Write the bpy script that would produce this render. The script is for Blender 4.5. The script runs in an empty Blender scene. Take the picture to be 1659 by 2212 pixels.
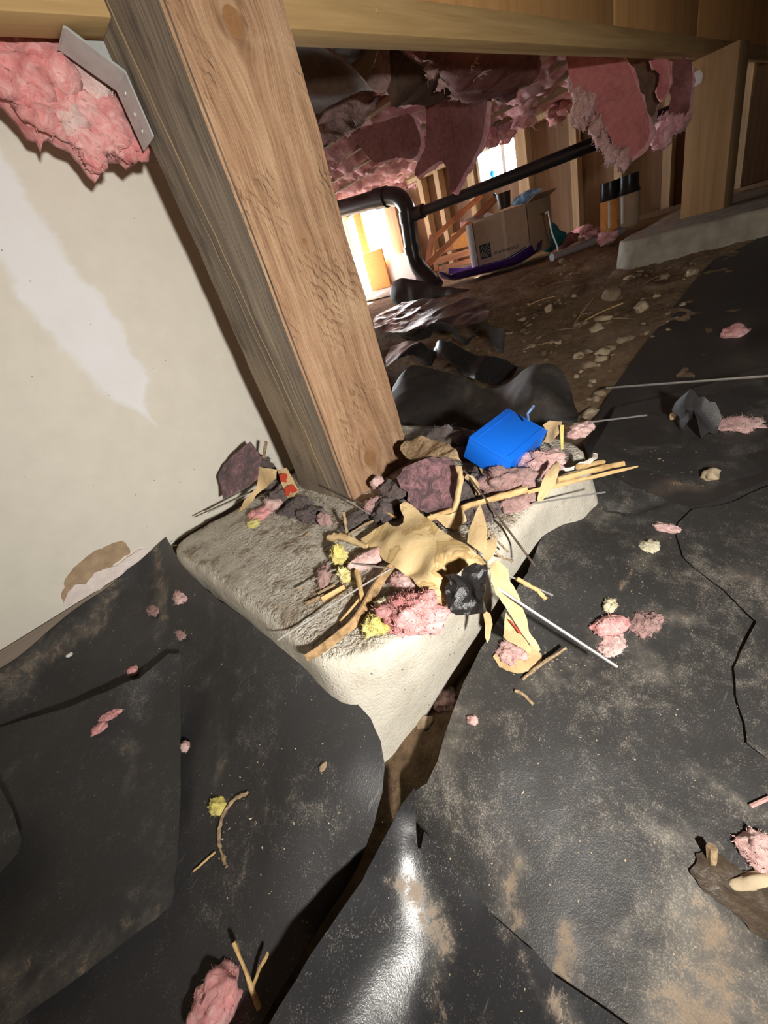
import bpy, bmesh, math, random
import numpy as np
from mathutils import Vector, Matrix
from mathutils.geometry import delaunay_2d_cdt

# ------------------------------------------------------------------ camera, world, light, exposure
SC = bpy.context.scene
COL = SC.collection
IW, IH, FPX = 1659.0, 2212.0, 910.16
CAM = np.array([-0.2996, -0.4830, 0.29])
RM = np.array([[0.6729, -0.6850, -0.2790], [-0.5363, -0.1917, -0.8220], [0.5096, 0.7029, -0.4962]])  # rows: right, down, forward
u_, s_, v_ = np.linalg.svd(RM); RM = u_ @ v_
cd = bpy.data.cameras.new('camera'); cam = bpy.data.objects.new('camera', cd); COL.objects.link(cam)
cd.sensor_fit = 'VERTICAL'; cd.sensor_height = 36.0; cd.lens = FPX * 36.0 / IH
cd.clip_start = 0.01; cd.clip_end = 200
m3 = Matrix([[RM[0][i], -RM[1][i], -RM[2][i]] for i in range(3)])
cam.matrix_world = Matrix.Translation(Vector(CAM)) @ m3.to_4x4()
SC.camera = cam

w = bpy.data.worlds.new('world'); SC.world = w; w.use_nodes = True
bg = w.node_tree.nodes['Background']; bg.inputs[0].default_value = (0.86, 0.94, 1.0, 1); bg.inputs[1].default_value = 25.0
sd = bpy.data.lights.new('sun', 'SUN'); sd.energy = 140.0; sd.angle = 0.01; sd.color = (1, 0.95, 0.86)
sun = bpy.data.objects.new('sun', sd); COL.objects.link(sun)
sun.rotation_euler = Vector((-0.80, -0.36, -0.50)).to_track_quat('-Z', 'Y').to_euler()
FL = Vector((-0.317, -0.76, 0.30))                      # the hand lamp, held low to the right of the camera
ld = bpy.data.lights.new('hand_lamp', 'SPOT'); ld.energy = 40.0; ld.shadow_soft_size = 0.018
ld.spot_size = math.radians(140); ld.spot_blend = 1.0; ld.color = (1.0, 0.96, 0.89)
lamp = bpy.data.objects.new('hand_lamp', ld); COL.objects.link(lamp); lamp.location = FL
lamp.rotation_euler = (Vector((0.22, -0.02, 0.12)) - FL).to_track_quat('-Z', 'Y').to_euler()
vs = SC.view_settings
vs.view_transform = 'Standard'; vs.look = 'None'; vs.exposure = 0.0; vs.gamma = 1.0; vs.use_curve_mapping = False

# ------------------------------------------------------------------ numeric helpers
random.seed(5); RNG = np.random.default_rng(5)
def ray(x, y): return RM.T @ np.array([(x - IW / 2) / FPX, (y - IH / 2) / FPX, 1.0])
def onz(x, y, z=0.0):
    d = ray(x, y); return CAM + d * (z - CAM[2]) / d[2]
def onx(x, y, X):
    d = ray(x, y); return CAM + d * (X - CAM[0]) / d[0]
def ony(x, y, Y):
    d = ray(x, y); return CAM + d * (Y - CAM[1]) / d[1]

def _hash(ix, iy, iz, s):
    h = (ix * 374761393 + iy * 668265263 + iz * 2147483647 + s * 1274126177) & 0xFFFFFFFF
    h = ((h ^ (h >> 13)) * 1274126177) & 0xFFFFFFFF
    h = (h ^ (h >> 16)) & 0xFFFFFFFF
    h = (h * 2246822519) & 0xFFFFFFFF
    return ((h ^ (h >> 15)) & 0xFFFF) / 32767.5 - 1.0
def vn(P, s=0):
    P = np.asarray(P, float); i = np.floor(P).astype(np.int64); f = P - i; f = f * f * (3 - 2 * f); o = 0
    for dx in (0, 1):
        for dy in (0, 1):
            for dz in (0, 1):
                wgt = (f[:, 0] if dx else 1 - f[:, 0]) * (f[:, 1] if dy else 1 - f[:, 1]) * (f[:, 2] if dz else 1 - f[:, 2])
                o = o + wgt * _hash(i[:, 0] + dx, i[:, 1] + dy, i[:, 2] + dz, s)
    return o
def fbm(P, s=0, n=4):
    P = np.asarray(P, float); o = 0; a = 1.0
    for k in range(n): o = o + a * vn(P * 2 ** k + 17.3 * k, s + k); a *= .5
    return o
def ridge(P, s=0, n=3):
    P = np.asarray(P, float); o = 0; a = 1.0
    for k in range(n): o = o + a * (1 - np.abs(vn(P * 2 ** k + 9.1 * k, s + k)) * 2); a *= .5
    return o
def tps_fit(X, v, lam=1e-6):
    n = len(X); d = np.linalg.norm(X[:, None] - X[None], axis=2)
    K = np.where(d > 0, d * d * np.log(d + 1e-12), 0) + lam * np.eye(n)
    P = np.c_[np.ones(n), X]
    A = np.block([[K, P], [P.T, np.zeros((3, 3))]])
    return X, np.linalg.lstsq(A, np.r_[v, 0, 0, 0], rcond=None)[0]
def tps_eval(T, Q):
    X, c = T; d = np.linalg.norm(Q[:, None] - X[None], axis=2)
    K = np.where(d > 0, d * d * np.log(d + 1e-12), 0)
    return K @ c[:len(X)] + np.c_[np.ones(len(Q)), Q] @ c[len(X):]
def inside(poly, Q):
    x, y = Q[:, 0], Q[:, 1]; r = np.zeros(len(Q), bool); n = len(poly)
    for i in range(n):
        (x1, y1), (x2, y2) = poly[i], poly[(i + 1) % n]
        if y1 == y2: continue
        c = ((y1 > y) != (y2 > y)) & (x < (x2 - x1) * (y - y1) / (y2 - y1) + x1); r ^= c
    return r
def smooth_closed(P, k=4):
    n = len(P); o = []
    for i in range(n):
        p0, p1, p2, p3 = P[i - 1], P[i], P[(i + 1) % n], P[(i + 2) % n]
        for j in range(k):
            t = j / k
            o.append(.5 * ((2 * p1) + (p2 - p0) * t + (2 * p0 - 5 * p1 + 4 * p2 - p3) * t * t + (3 * p1 - p0 - 3 * p2 + p3) * t ** 3))
    return np.array(o)
def smooth_open(P, k=6):
    P = np.array(P, float); P = np.vstack([2 * P[0] - P[1], P, 2 * P[-1] - P[-2]]); o = []
    for i in range(1, len(P) - 2):
        p0, p1, p2, p3 = P[i - 1:i + 3]
        for j in range(k):
            t = j / k
            o.append(.5 * ((2 * p1) + (p2 - p0) * t + (2 * p0 - 5 * p1 + 4 * p2 - p3) * t * t + (3 * p1 - p0 - 3 * p2 + p3) * t ** 3))
    o.append(P[-2]); return np.array(o)

# soil height field
SOILP = np.array([(-.6, .3, -.15), (-.2, -.24, -.155), (.05, -.25, -.15), (-.4, -.3, -.16), (-.3, -.6, -.16), (.3, -.3, -.13), (.6, -.1, -.11),
    (1.0, .1, -.07), (1.4, .2, -.035), (1.8, .1, -.01), (1.8, 1, 0), (2.5, 1.2, 0), (3.6, 2, 0), (3.6, 0, .02), (1, 1, -.05), (1.2, 2, -.03),
    (.4, .3, -.1), (2, -.5, .02), (1, -.6, -.06), (0, -1, -.14), (-1.5, 0, -.15), (-1.5, -1.5, -.15), (3.6, 4.4, 0), (.5, 4, -.05), (3.6, -2, .03)])
SOILT = tps_fit(SOILP[:, :2], SOILP[:, 2], 1e-4)
def soil(Q): return tps_eval(SOILT, np.atleast_2d(np.asarray(Q, float))[:, :2])
def og(px, py, dz=0.0):
    """point of the photograph's floor, dz above the soil"""
    z = -.1
    for _ in range(12):
        p = onz(px, py, z); z = .5 * z + .5 * (soil(p[:2])[0] + dz)
    return onz(px, py, z)

# ------------------------------------------------------------------ scene helpers
def tag(o, label=None, cat=None, group=None, kind=None):
    if label: o['label'] = label
    if cat: o['category'] = cat
    if group: o['group'] = group
    if kind: o['kind'] = kind
    return o
def link(name, me, mat=None, parent=None):
    o = bpy.data.objects.new(name, me); COL.objects.link(o)
    if mat is not None and me is not None:
        for m in (mat if isinstance(mat, (list, tuple)) else [mat]): me.materials.append(m)
    if parent: o.parent = parent
    return o
def mk(name, V, F, mat=None, parent=None, smooth=True, auto=None):
    me = bpy.data.meshes.new(name); me.from_pydata([tuple(v) for v in V], [], [tuple(int(i) for i in f) for f in F]); me.update()
    if smooth:
        me.polygons.foreach_set('use_smooth', [True] * len(me.polygons))
        if auto is not None: me.set_sharp_from_angle(angle=math.radians(auto))
    return link(name, me, mat, parent)
def empty(name, loc=(0, 0, 0)):
    o = bpy.data.objects.new(name, None); COL.objects.link(o); o.location = loc; o.empty_display_size = .05; return o
def put(o, parent):
    o.parent = parent; o.matrix_parent_inverse = Matrix.Translation(-Vector(parent.location)) ; return o
BOXF = [(0, 1, 3, 2), (4, 6, 7, 5), (0, 4, 5, 1), (2, 3, 7, 6), (0, 2, 6, 4), (1, 5, 7, 3)]
def box(name, a, b, mat, parent=None, bev=0.0, rot=None, seg=2):
    """box between two corners; optional bevel; rot = (Matrix3, pivot)"""
    bm = bmesh.new()
    a = Vector(a); b = Vector(b); c = (a + b) / 2; s = b - a
    bmesh.ops.create_cube(bm, size=1); bmesh.ops.scale(bm, vec=s, verts=bm.verts)
    if bev: bmesh.ops.bevel(bm, geom=list(bm.edges), offset=bev, segments=seg, profile=.5, affect='EDGES')
    if rot is not None: bmesh.ops.transform(bm, matrix=rot.to_4x4(), verts=bm.verts)
    me = bpy.data.meshes.new(name); bm.to_mesh(me); bm.free()
    me.polygons.foreach_set('use_smooth', [True] * len(me.polygons)); me.set_sharp_from_angle(angle=math.radians(35))
    o = link(name, me, mat, parent); o.location = c
    if parent: o.location = c - Vector(parent.location)
    return o
def tube(name, pts, r, mat, parent=None, n=8, taper=None, sm=True, k=6, rag=0.0, seed=0):
    P = smooth_open(pts, k) if (sm and len(pts) > 2) else np.array(pts, float)
    m = len(P); T = np.gradient(P, axis=0); T /= np.linalg.norm(T, axis=1)[:, None] + 1e-12
    N = np.cross(T[0], [0.13, .31, .94]); N /= np.linalg.norm(N); V = []; F = []
    for i in range(m):
        N = N - T[i] * (N @ T[i]); N /= np.linalg.norm(N); B = np.cross(T[i], N)
        ri = r if taper is None else r * np.interp(i / max(1, m - 1), *zip(*taper))
        for j in range(n):
            a = 2 * math.pi * j / n
            rr = ri * (1 + rag * (_hash(np.int64(i), np.int64(j), np.int64(3), seed)))
            V.append(P[i] + rr * (math.cos(a) * N + math.sin(a) * B))
    for i in range(m - 1):
        for j in range(n):
            F.append((i * n + j, i * n + (j + 1) % n, (i + 1) * n + (j + 1) % n, (i + 1) * n + j))
    F.append(tuple(range(n - 1, -1, -1))); F.append(tuple((m - 1) * n + j for j in range(n)))
    o = mk(name, V, F, mat, None, True, 50)
    if parent: put(o, parent)
    return o
def ico(sub):
    bm = bmesh.new(); bmesh.ops.create_icosphere(bm, subdivisions=sub, radius=1)
    V = np.array([v.co[:] for v in bm.verts]); F = [[v.index for v in f.verts] for f in bm.faces]; bm.free(); return V, F
ICO = {k: ico(k) for k in (1, 2, 3, 4)}
def rotz(a): c, s = math.cos(a), math.sin(a); return np.array([[c, -s, 0], [s, c, 0], [0, 0, 1]])
def blob(name, pos, size, mat, seed=0, rough=.45, freq=1.8, sub=3, fuzz=60, flen=.35, fw=.0006, rz=0.0, tilt=None):
    """a torn tuft: lumpy body plus loose fibres"""
    V, F = ICO[sub]; D = 1 + rough * fbm(V * freq + seed * 3.1, seed, 4)
    size = np.array(size, float); P = V * D[:, None] * size
    Rm = rotz(rz) if tilt is None else tilt
    P = P @ Rm.T; F = [list(f) for f in F]; P = list(P + np.array(pos))
    rg = np.random.default_rng(seed + 11)
    for _ in range(fuzz):
        i = rg.integers(len(V)); nrm = V[i] @ Rm.T; p = P[i]; L = size.mean() * flen * rg.uniform(.2, 1.0)
        d = nrm * .7 + rg.normal(0, .8, 3); d /= np.linalg.norm(d); s = np.cross(d, rg.normal(0, 1, 3)); s /= np.linalg.norm(s); s *= fw
        q = p + d * L * .5; e = q + (d + rg.normal(0, .6, 3)) * L * .5
        b = len(P); P += [p - s, p + s, q + s, q - s, e]; F += [[b, b + 1, b + 2, b + 3], [b + 3, b + 2, b + 4]]
    return mk(name, P, F, mat)
def resample(P, res):
    o = []
    n = len(P)
    for i in range(n):
        a, b = P[i], P[(i + 1) % n]; k = max(1, int(round(np.linalg.norm(b - a) / res)))
        for j in range(k): o.append(a + (b - a) * j / k)
    return np.array(o)
def drape(name, outline, inner=(), res=.02, amp=.0, freq=8.0, thick=.001, mat=None, normal=None, jag=0.0, jfreq=60., seed=0, curve=0, parent=None,
          pillow=0.0, fold=0.0, ffreq=6.0, base=None, disp=None, back=None, flip=False, attr=None, auto=60, lam=1e-7):
    """one continuous thin (or pillowed) sheet through a closed outline of 3-D points and inner 3-D points"""
    O = np.array([tuple(p) for p in outline], float); I = np.array([tuple(p) for p in inner], float).reshape(-1, 3)
    A = np.vstack([O, I]); c = O.mean(0)
    if normal is None:
        nrm = np.linalg.svd(O - c)[2][2]
        if nrm @ (CAM - c) < 0: nrm = -nrm
    else: nrm = np.array(normal, float)
    nrm = nrm / np.linalg.norm(nrm)
    e1 = np.cross([0, 0, 1.0] if abs(nrm[2]) < .9 else [0, 1.0, 0], nrm); e1 /= np.linalg.norm(e1); e2 = np.cross(nrm, e1)
    if normal is not None and abs(nrm[2]) > .99: c = np.zeros(3); e1, e2 = np.array([1., 0, 0]), np.array([0, 1., 0])
    to2 = lambda P: np.c_[(P - c) @ e1, (P - c) @ e2]
    A2 = to2(A); h = (A - c) @ nrm
    if base is not None: h = h - base(A2)
    # merge near-duplicate control points
    keep = []
    for i in range(len(A2)):
        if all(np.linalg.norm(A2[i] - A2[j]) > res * .15 for j in keep): keep.append(i)
    T = tps_fit(A2[keep], h[keep], lam)
    B = A2[:len(O)]
    if curve: B = smooth_closed(B, curve)
    B = resample(B, res)
    if jag:
        t = np.roll(B, -1, 0) - np.roll(B, 1, 0); t /= np.linalg.norm(t, axis=1)[:, None] + 1e-9
        k = fbm(np.c_[B * jfreq, np.full(len(B), seed + .5)], seed, 3); B = B + np.c_[t[:, 1], -t[:, 0]] * (jag * k)[:, None]
    lo, hi = B.min(0), B.max(0); gx = np.arange(lo[0], hi[0], res); gy = np.arange(lo[1], hi[1], res)
    G = np.array([(x + (res / 2 if j % 2 else 0), y) for j, y in enumerate(gy) for x in gx]).reshape(-1, 2)
    if len(G):
        G = G + RNG.uniform(-.12, .12, G.shape) * res; G = G[inside(B, G)]
        if len(G):
            dm = np.full(len(G), 9.)
            for p in B: dm = np.minimum(dm, (G[:, 0] - p[0]) ** 2 + (G[:, 1] - p[1]) ** 2)
            G = G[dm > (res * .55) ** 2]
    Q = np.vstack([B, G]) if len(G) else B
    nb = len(B)
    r = delaunay_2d_cdt([Vector(q) for q in Q], [(i, (i + 1) % nb) for i in range(nb)], [], 1, 1e-7)
    Q = np.array([tuple(v) for v in r[0]]); F = [list(f) for f in r[2]]
    H = tps_eval(T, Q)
    if base is not None: H = H + base(Q)
    N3 = np.c_[Q, np.full(len(Q), seed * 1.7)]
    if amp: H = H + amp * fbm(N3 * np.array([freq, freq, 1]), seed, 4)
    if fold: H = H + fold * ridge(N3 * np.array([ffreq, ffreq, 1]), seed + 5, 3)
    if disp is not None: H = H + disp(Q)
    ed = {}
    for f in F:
        for a, b in zip(f, f[1:] + f[:1]): ed[(a, b)] = ed.get((a, b), 0) + 1
    bd = [(a, b) for (a, b) in ed if (b, a) not in ed]
    bset = {a for e in bd for a in e}
    P = c + Q[:, :1] * e1 + Q[:, 1:] * e2
    if pillow:
        Bp = np.array([Q[i] for i in bset]); dm = np.full(len(Q), 9.)
        for p in Bp: dm = np.minimum(dm, (Q[:, 0] - p[0]) ** 2 + (Q[:, 1] - p[1]) ** 2)
        pf = np.sqrt(np.clip(np.sqrt(dm) / (pillow * 1.2), 0, 1)) * pillow
        top = H + pf * (.8 + .5 * fbm(N3 * np.array([freq, freq, 1]), seed + 3, 4)); bot = H - thick - pf * .4
    else: top = H; bot = H - thick
    V = np.vstack([P + top[:, None] * nrm, P + bot[:, None] * nrm]); n = len(Q)
    FF = [tuple(f) for f in F] + [tuple(i + n for i in reversed(f)) for f in F] + [(b, a, a + n, b + n) for a, b in bd]
    o = mk(name, V, FF, mat, None, True, auto)
    o.data.update()
    if attr is not None:
        d = attr(P + top[:, None] * nrm); at = o.data.attributes.new('dirt', 'FLOAT', 'POINT'); at.data.foreach_set('value', np.r_[d, d].astype(np.float32))
    if back is not None:
        o.data.materials.append(back)
        mi = [0] * len(F) + [1] * (len(FF) - len(F)); o.data.polygons.foreach_set('material_index', mi)
    if parent: put(o, parent)
    def hf(q):
        hh = tps_eval(T, q) + (base(q) if base is not None else 0); n3 = np.c_[q, np.full(len(q), seed * 1.7)]
        if amp: hh = hh + amp * fbm(n3 * np.array([freq, freq, 1]), seed, 4)
        if fold: hh = hh + fold * ridge(n3 * np.array([ffreq, ffreq, 1]), seed + 5, 3)
        return hh
    o_info[o.name] = (B, hf)
    return o
o_info = {}

# ------------------------------------------------------------------ materials
class NB:
    def __init__(s, name):
        s.m = bpy.data.materials.new(name); s.m.use_nodes = True; s.t = s.m.node_tree; s.N = s.t.nodes; s.p = s.N['Principled BSDF']
        s.tc = s.N.new('ShaderNodeTexCoord'); s.obj = s.tc.outputs['Object']; s.geo = None
    def set(s, sock, v):
        if isinstance(v, bpy.types.NodeSocket): s.t.links.new(v, sock)
        elif v is not None: sock.default_value = v
    def val(s, n, v): s.set(s.p.inputs[n], v); return s
    def math(s, op, a, b=None, c=None, clamp=False):
        n = s.N.new('ShaderNodeMath'); n.operation = op; n.use_clamp = clamp
        for i, v in enumerate((a, b, c)):
            if v is not None: s.set(n.inputs[i], v)
        return n.outputs[0]
    def pos(s): 
        if s.geo is None: s.geo = s.N.new('ShaderNodeNewGeometry')
        return s.geo.outputs['Position']
    def map(s, v, sc=(1, 1, 1), rot=(0, 0, 0), loc=(0, 0, 0)):
        n = s.N.new('ShaderNodeMapping'); s.set(n.inputs[0], v); n.inputs['Scale'].default_value = sc; n.inputs['Rotation'].default_value = rot; n.inputs['Location'].default_value = loc
        return n.outputs[0]
    def noise(s, v, scale, detail=4, rough=.55, dist=0.0):
        n = s.N.new('ShaderNodeTexNoise'); s.set(n.inputs['Vector'], v); n.inputs['Scale'].default_value = scale; n.inputs['Detail'].default_value = detail
        n.inputs['Roughness'].default_value = rough; n.inputs['Distortion'].default_value = dist; return n.outputs['Fac']
    def voro(s, v, scale, feat='F1'):
        n = s.N.new('ShaderNodeTexVoronoi'); n.feature = feat; s.set(n.inputs['Vector'], v); n.inputs['Scale'].default_value = scale; return n.outputs['Distance']
    def step(s, v, a, b):
        n = s.N.new('ShaderNodeMapRange'); n.interpolation_type = 'SMOOTHSTEP'; s.set(n.inputs[0], v); s.set(n.inputs[1], a); s.set(n.inputs[2], b); return n.outputs[0]
    def ramp(s, v, stops):
        n = s.N.new('ShaderNodeValToRGB'); s.set(n.inputs[0], v); e = n.color_ramp.elements
        while len(e) < len(stops): e.new(.5)
        for el, (p, c) in zip(e, stops): el.position = p; el.color = (*c, 1)
        return n.outputs[0]
    def mix(s, f, a, b, mode='MIX'):
        n = s.N.new('ShaderNodeMix'); n.data_type = 'RGBA'; n.blend_type = mode; s.set(n.inputs[0], f)
        for i, v in ((6, a), (7, b)): s.set(n.inputs[i], (*v, 1) if isinstance(v, tuple) and len(v) == 3 else v)
        return n.outputs[2]
    def xyz(s, v):
        n = s.N.new('ShaderNodeSeparateXYZ'); s.set(n.inputs[0], v); return n.outputs
    def bump(s, h, st=.5, d=.002):
        n = s.N.new('ShaderNodeBump'); s.set(n.inputs['Height'], h); n.inputs['Strength'].default_value = st; n.inputs['Distance'].default_value = d
        s.set(s.p.inputs['Normal'], n.outputs[0]); return s
    def attr(s, name):
        n = s.N.new('ShaderNodeAttribute'); n.attribute_name = name; return n.outputs['Fac']
    def done(s, col=None, rough=None, spec=None):
        if col is not None: s.set(s.p.inputs['Base Color'], (*col, 1) if isinstance(col, tuple) and len(col) == 3 else col)
        if rough is not None: s.set(s.p.inputs['Roughness'], rough)
        if spec is not None: s.p.inputs['Specular IOR Level'].default_value = spec
        return s.m

def m_wood(name, c0, c1, c2, axis='Z', sc=1.0, bump=.4, rough=.75, blotch=None):
    b = NB(name); st = {'X': (2.2, 45, 45), 'Y': (45, 2.2, 45), 'Z': (45, 45, 2.2)}[axis]
    P = b.pos()
    v = b.map(P, tuple(q * sc for q in st)); g = b.noise(v, 1.0, 6, .6, .6); g2 = b.noise(b.map(P, tuple(q * 4 * sc for q in st)), 1, 3)
    f = b.math('ADD', b.math('MULTIPLY', g, .75), b.math('MULTIPLY', g2, .25))
    col = b.ramp(f, [(.3, c0), (.5, c1), (.7, c2)])
    if blotch: col = b.mix(b.step(b.noise(P, 9, 3), .5, .68), col, blotch)
    b.bump(f, bump, .003); return b.done(col, rough, .3)
def m_plain(name, c, rough=.6, var=.15, scale=40, bump=0.0, spec=.3, metal=0.0):
    b = NB(name); n = b.noise(b.pos(), scale, 4)
    col = b.ramp(n, [(.3, tuple(x * (1 - var) for x in c)), (.7, tuple(min(1, x * (1 + var)) for x in c))])
    if bump: b.bump(n, bump, .002)
    b.p.inputs['Metallic'].default_value = metal
    return b.done(col, rough, spec)
def m_fluff(name, c0, c1, c2, scale=90.0):
    b = NB(name); P = b.pos(); a = b.noise(P, scale, 6, .7, 1.5); q = b.noise(P, scale * .22, 3)
    f = b.math('ADD', b.math('MULTIPLY', a, .6), b.math('MULTIPLY', q, .4))
    col = b.ramp(f, [(.36, c0), (.5, c1), (.64, c2)]); b.bump(a, .9, .004)
    b.p.inputs['Sheen Weight'].default_value = .25
    b.val('Subsurface Weight', 0.0)
    return b.done(col, .95, .1)
def m_plastic(name, dust=(.33, .295, .245), base=(.017, .018, .021), lo=.5, rough=.36, haze=.10, speck=.0, spec=.45, bmp=.35):
    b = NB(name); P = b.pos(); d = b.attr('dirt')
    fine = b.noise(P, 760, 3, .7); mid = b.noise(P, 70, 6, .7, .4); big = b.noise(P, 14, 5, .65, .8)
    f2 = b.noise(b.map(P, loc=(7, 3, 1)), 260, 3, .6)
    spk = b.step(b.math('ADD', fine, b.math('MULTIPLY', b.math('ADD', mid, big), .42)), 1.06 - speck, 1.20 - speck)
    spk = b.math('MAXIMUM', spk, b.math('MULTIPLY', b.step(b.math('ADD', f2, b.math('MULTIPLY', mid, .5)), .96 - speck * .5, 1.04 - speck * .5), .8))
    fld = b.math('ADD', b.math('MULTIPLY', big, .6), b.math('ADD', b.math('MULTIPLY', mid, .35), b.math('MULTIPLY', d, .25)))
    film = b.step(fld, lo + .02, lo + .42)
    st = b.step(b.math('ADD', b.math('MULTIPLY', d, .52), b.math('ADD', b.math('MULTIPLY', mid, .95), b.math('MULTIPLY', fine, .35))), .98, 1.22)
    mask = b.math('ADD', b.math('MULTIPLY', spk, .40), b.math('ADD', b.math('MULTIPLY', film, .42), haze * .5), clamp=True)
    col = b.mix(mask, base, dust); col = b.mix(b.math('MULTIPLY', st, .7), col, (.30, .215, .14))
    scr = b.step(b.noise(b.map(P, (30, 260, 60), (0, 0, .7)), 1, 2), .70, .76)
    col = b.mix(b.math('MULTIPLY', scr, .18), col, (.3, .27, .23))
    rg = b.math('ADD', rough, b.math('MULTIPLY', b.math('MAXIMUM', mask, st), .5), clamp=True)
    b.bump(b.math('ADD', fine, b.math('MULTIPLY', mid, 1.5)), bmp, .0012)
    return b.done(col, rg, spec)

# post: one material for the sawn brown faces, one for the weathered grey face
def m_post_brown():
    b = NB('post_sawn_brown'); P = b.pos(); X = b.xyz(P)
    # knots: (x, z, radius)
    warp = None; km = None; kr = None
    for (kx, kz, r) in KNOTS:
        dx = b.math('SUBTRACT', X[0], kx); dz = b.math('MULTIPLY', b.math('SUBTRACT', X[2], kz), .8)
        rr = b.math('SQRT', b.math('ADD', b.math('MULTIPLY', dx, dx), b.math('MULTIPLY', dz, dz)))
        e = b.math('POWER', 2.718, b.math('MULTIPLY', b.math('DIVIDE', rr, r * 2.2), -1.0))
        wv = b.math('MULTIPLY', b.math('MULTIPLY', e, dx), 1.6)
        warp = wv if warp is None else b.math('ADD', warp, wv)
        rn = b.math('ADD', rr, b.math('MULTIPLY', b.math('SUBTRACT', b.noise(P, 90, 2), .5), r * .3))
        k = b.step(rn, r * 1.06, r * .9); km = k if km is None else b.math('MAXIMUM', km, k)
        h = b.step(rn, r * 3.4, r * 1.0); kr = h if kr is None else b.math('MAXIMUM', kr, h)
    cx = b.N.new('ShaderNodeCombineXYZ'); b.set(cx.inputs[0], b.math('SUBTRACT', X[0], warp)); b.set(cx.inputs[1], X[1]); b.set(cx.inputs[2], X[2])
    V = cx.outputs[0]
    g = b.noise(b.map(V, (75, 75, 3.0)), 1.0, 6, .65, .4); g2 = b.noise(b.map(V, (330, 330, 16)), 1.0, 4, .7)
    f = b.math('ADD', b.math('MULTIPLY', g, .5), b.math('MULTIPLY', g2, .5))
    col = b.ramp(f, [(.33, (.19, .10, .055)), (.48, (.36, .21, .12)), (.63, (.50, .325, .20))])
    big = b.noise(P, 11, 4, .6, .5); col = b.mix(b.math('MULTIPLY', b.step(big, .5, .72), .55), col, (.52, .355, .215))
    # saw marks: diagonal ripples
    sw = b.N.new('ShaderNodeTexWave'); sw.wave_type = 'BANDS'; sw.bands_direction = 'X'
    b.set(sw.inputs['Vector'], b.map(P, (1, 1, 1), (0, math.radians(38), 0))); sw.inputs['Scale'].default_value = 30; sw.inputs['Distortion'].default_value = 9.0; sw.inputs['Detail'].default_value = 4; sw.inputs['Detail Scale'].default_value = 1.2
    sm = b.math('MULTIPLY', b.step(sw.outputs['Fac'], .45, 1.0), b.math('MULTIPLY', b.step(b.noise(P, 9, 4), .48, .62), b.step(b.noise(b.map(P, (160, 160, 60)), 1, 3), .35, .6)))
    col = b.mix(b.math('MULTIPLY', sm, .42), col, (.20, .11, .06))
    col = b.mix(b.math('MULTIPLY', b.math('MULTIPLY', kr, .8), b.step(b.noise(b.map(V, (90, 90, 22)), 1, 4), .42, .62)), col, (.16, .075, .03))
    col = b.mix(km, col, b.mix(b.noise(P, 160, 3), (.20, .095, .038), (.33, .17, .072)))
    dk = b.math('MULTIPLY', b.step(b.noise(b.map(P, (16, 16, 7)), 1, 5, .65), .52, .70), .5); col = b.mix(dk, col, (.21, .12, .07))
    b.bump(b.math('ADD', b.math('MULTIPLY', f, 1.4), b.math('MULTIPLY', sm, .8)), .8, .003)
    return b.done(col, .8, .25)
def m_post_grey():
    b = NB('post_weathered_grey'); P = b.pos(); X = b.xyz(P)
    g = b.noise(b.map(P, (34, 30, 2.0)), 1.0, 6, .62, .5); g2 = b.noise(b.map(P, (260, 260, 8)), 1.0, 3)
    f = b.math('ADD', b.math('MULTIPLY', g, .6), b.math('MULTIPLY', g2, .4))
    col = b.ramp(f, [(.30, (.10, .08, .064)), (.5, (.205, .165, .128)), (.70, (.34, .28, .21))])
    tan = b.step(b.noise(b.map(P, (12, 12, 5)), 1, 4), .46, .66); col = b.mix(b.math('MULTIPLY', tan, .5), col, (.34, .26, .16))
    dk = b.step(b.noise(b.map(P, (20, 20, 7), loc=(3, 1, 2)), 1, 5, .65), .52, .68); col = b.mix(b.math('MULTIPLY', dk, .6), col, (.05, .04, .038))
    for (y0, sl, wd, z0, z1) in ((.047, .088, .0010, -.02, .62), (.062, .088, .0006, .12, .42), (.031, .06, .0005, .1, .3)):
        ly = b.math('ADD', y0, b.math('MULTIPLY', X[2], sl)); ly = b.math('ADD', ly, b.math('MULTIPLY', b.math('SUBTRACT', b.noise(b.map(P, (0, 0, 14)), 1, 3), .5), .012))
        dd = b.math('ABSOLUTE', b.math('SUBTRACT', X[1], ly)); ln = b.step(dd, wd * 1.8, wd * .5)
        ln = b.math('MULTIPLY', ln, b.math('MULTIPLY', b.step(X[2], z0, z0 + .03), b.step(X[2], z1, z1 - .05)))
        col = b.mix(ln, col, (.52, .38, .20))
    b.bump(f, .7, .003); return b.done(col, .85, .2)
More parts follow.
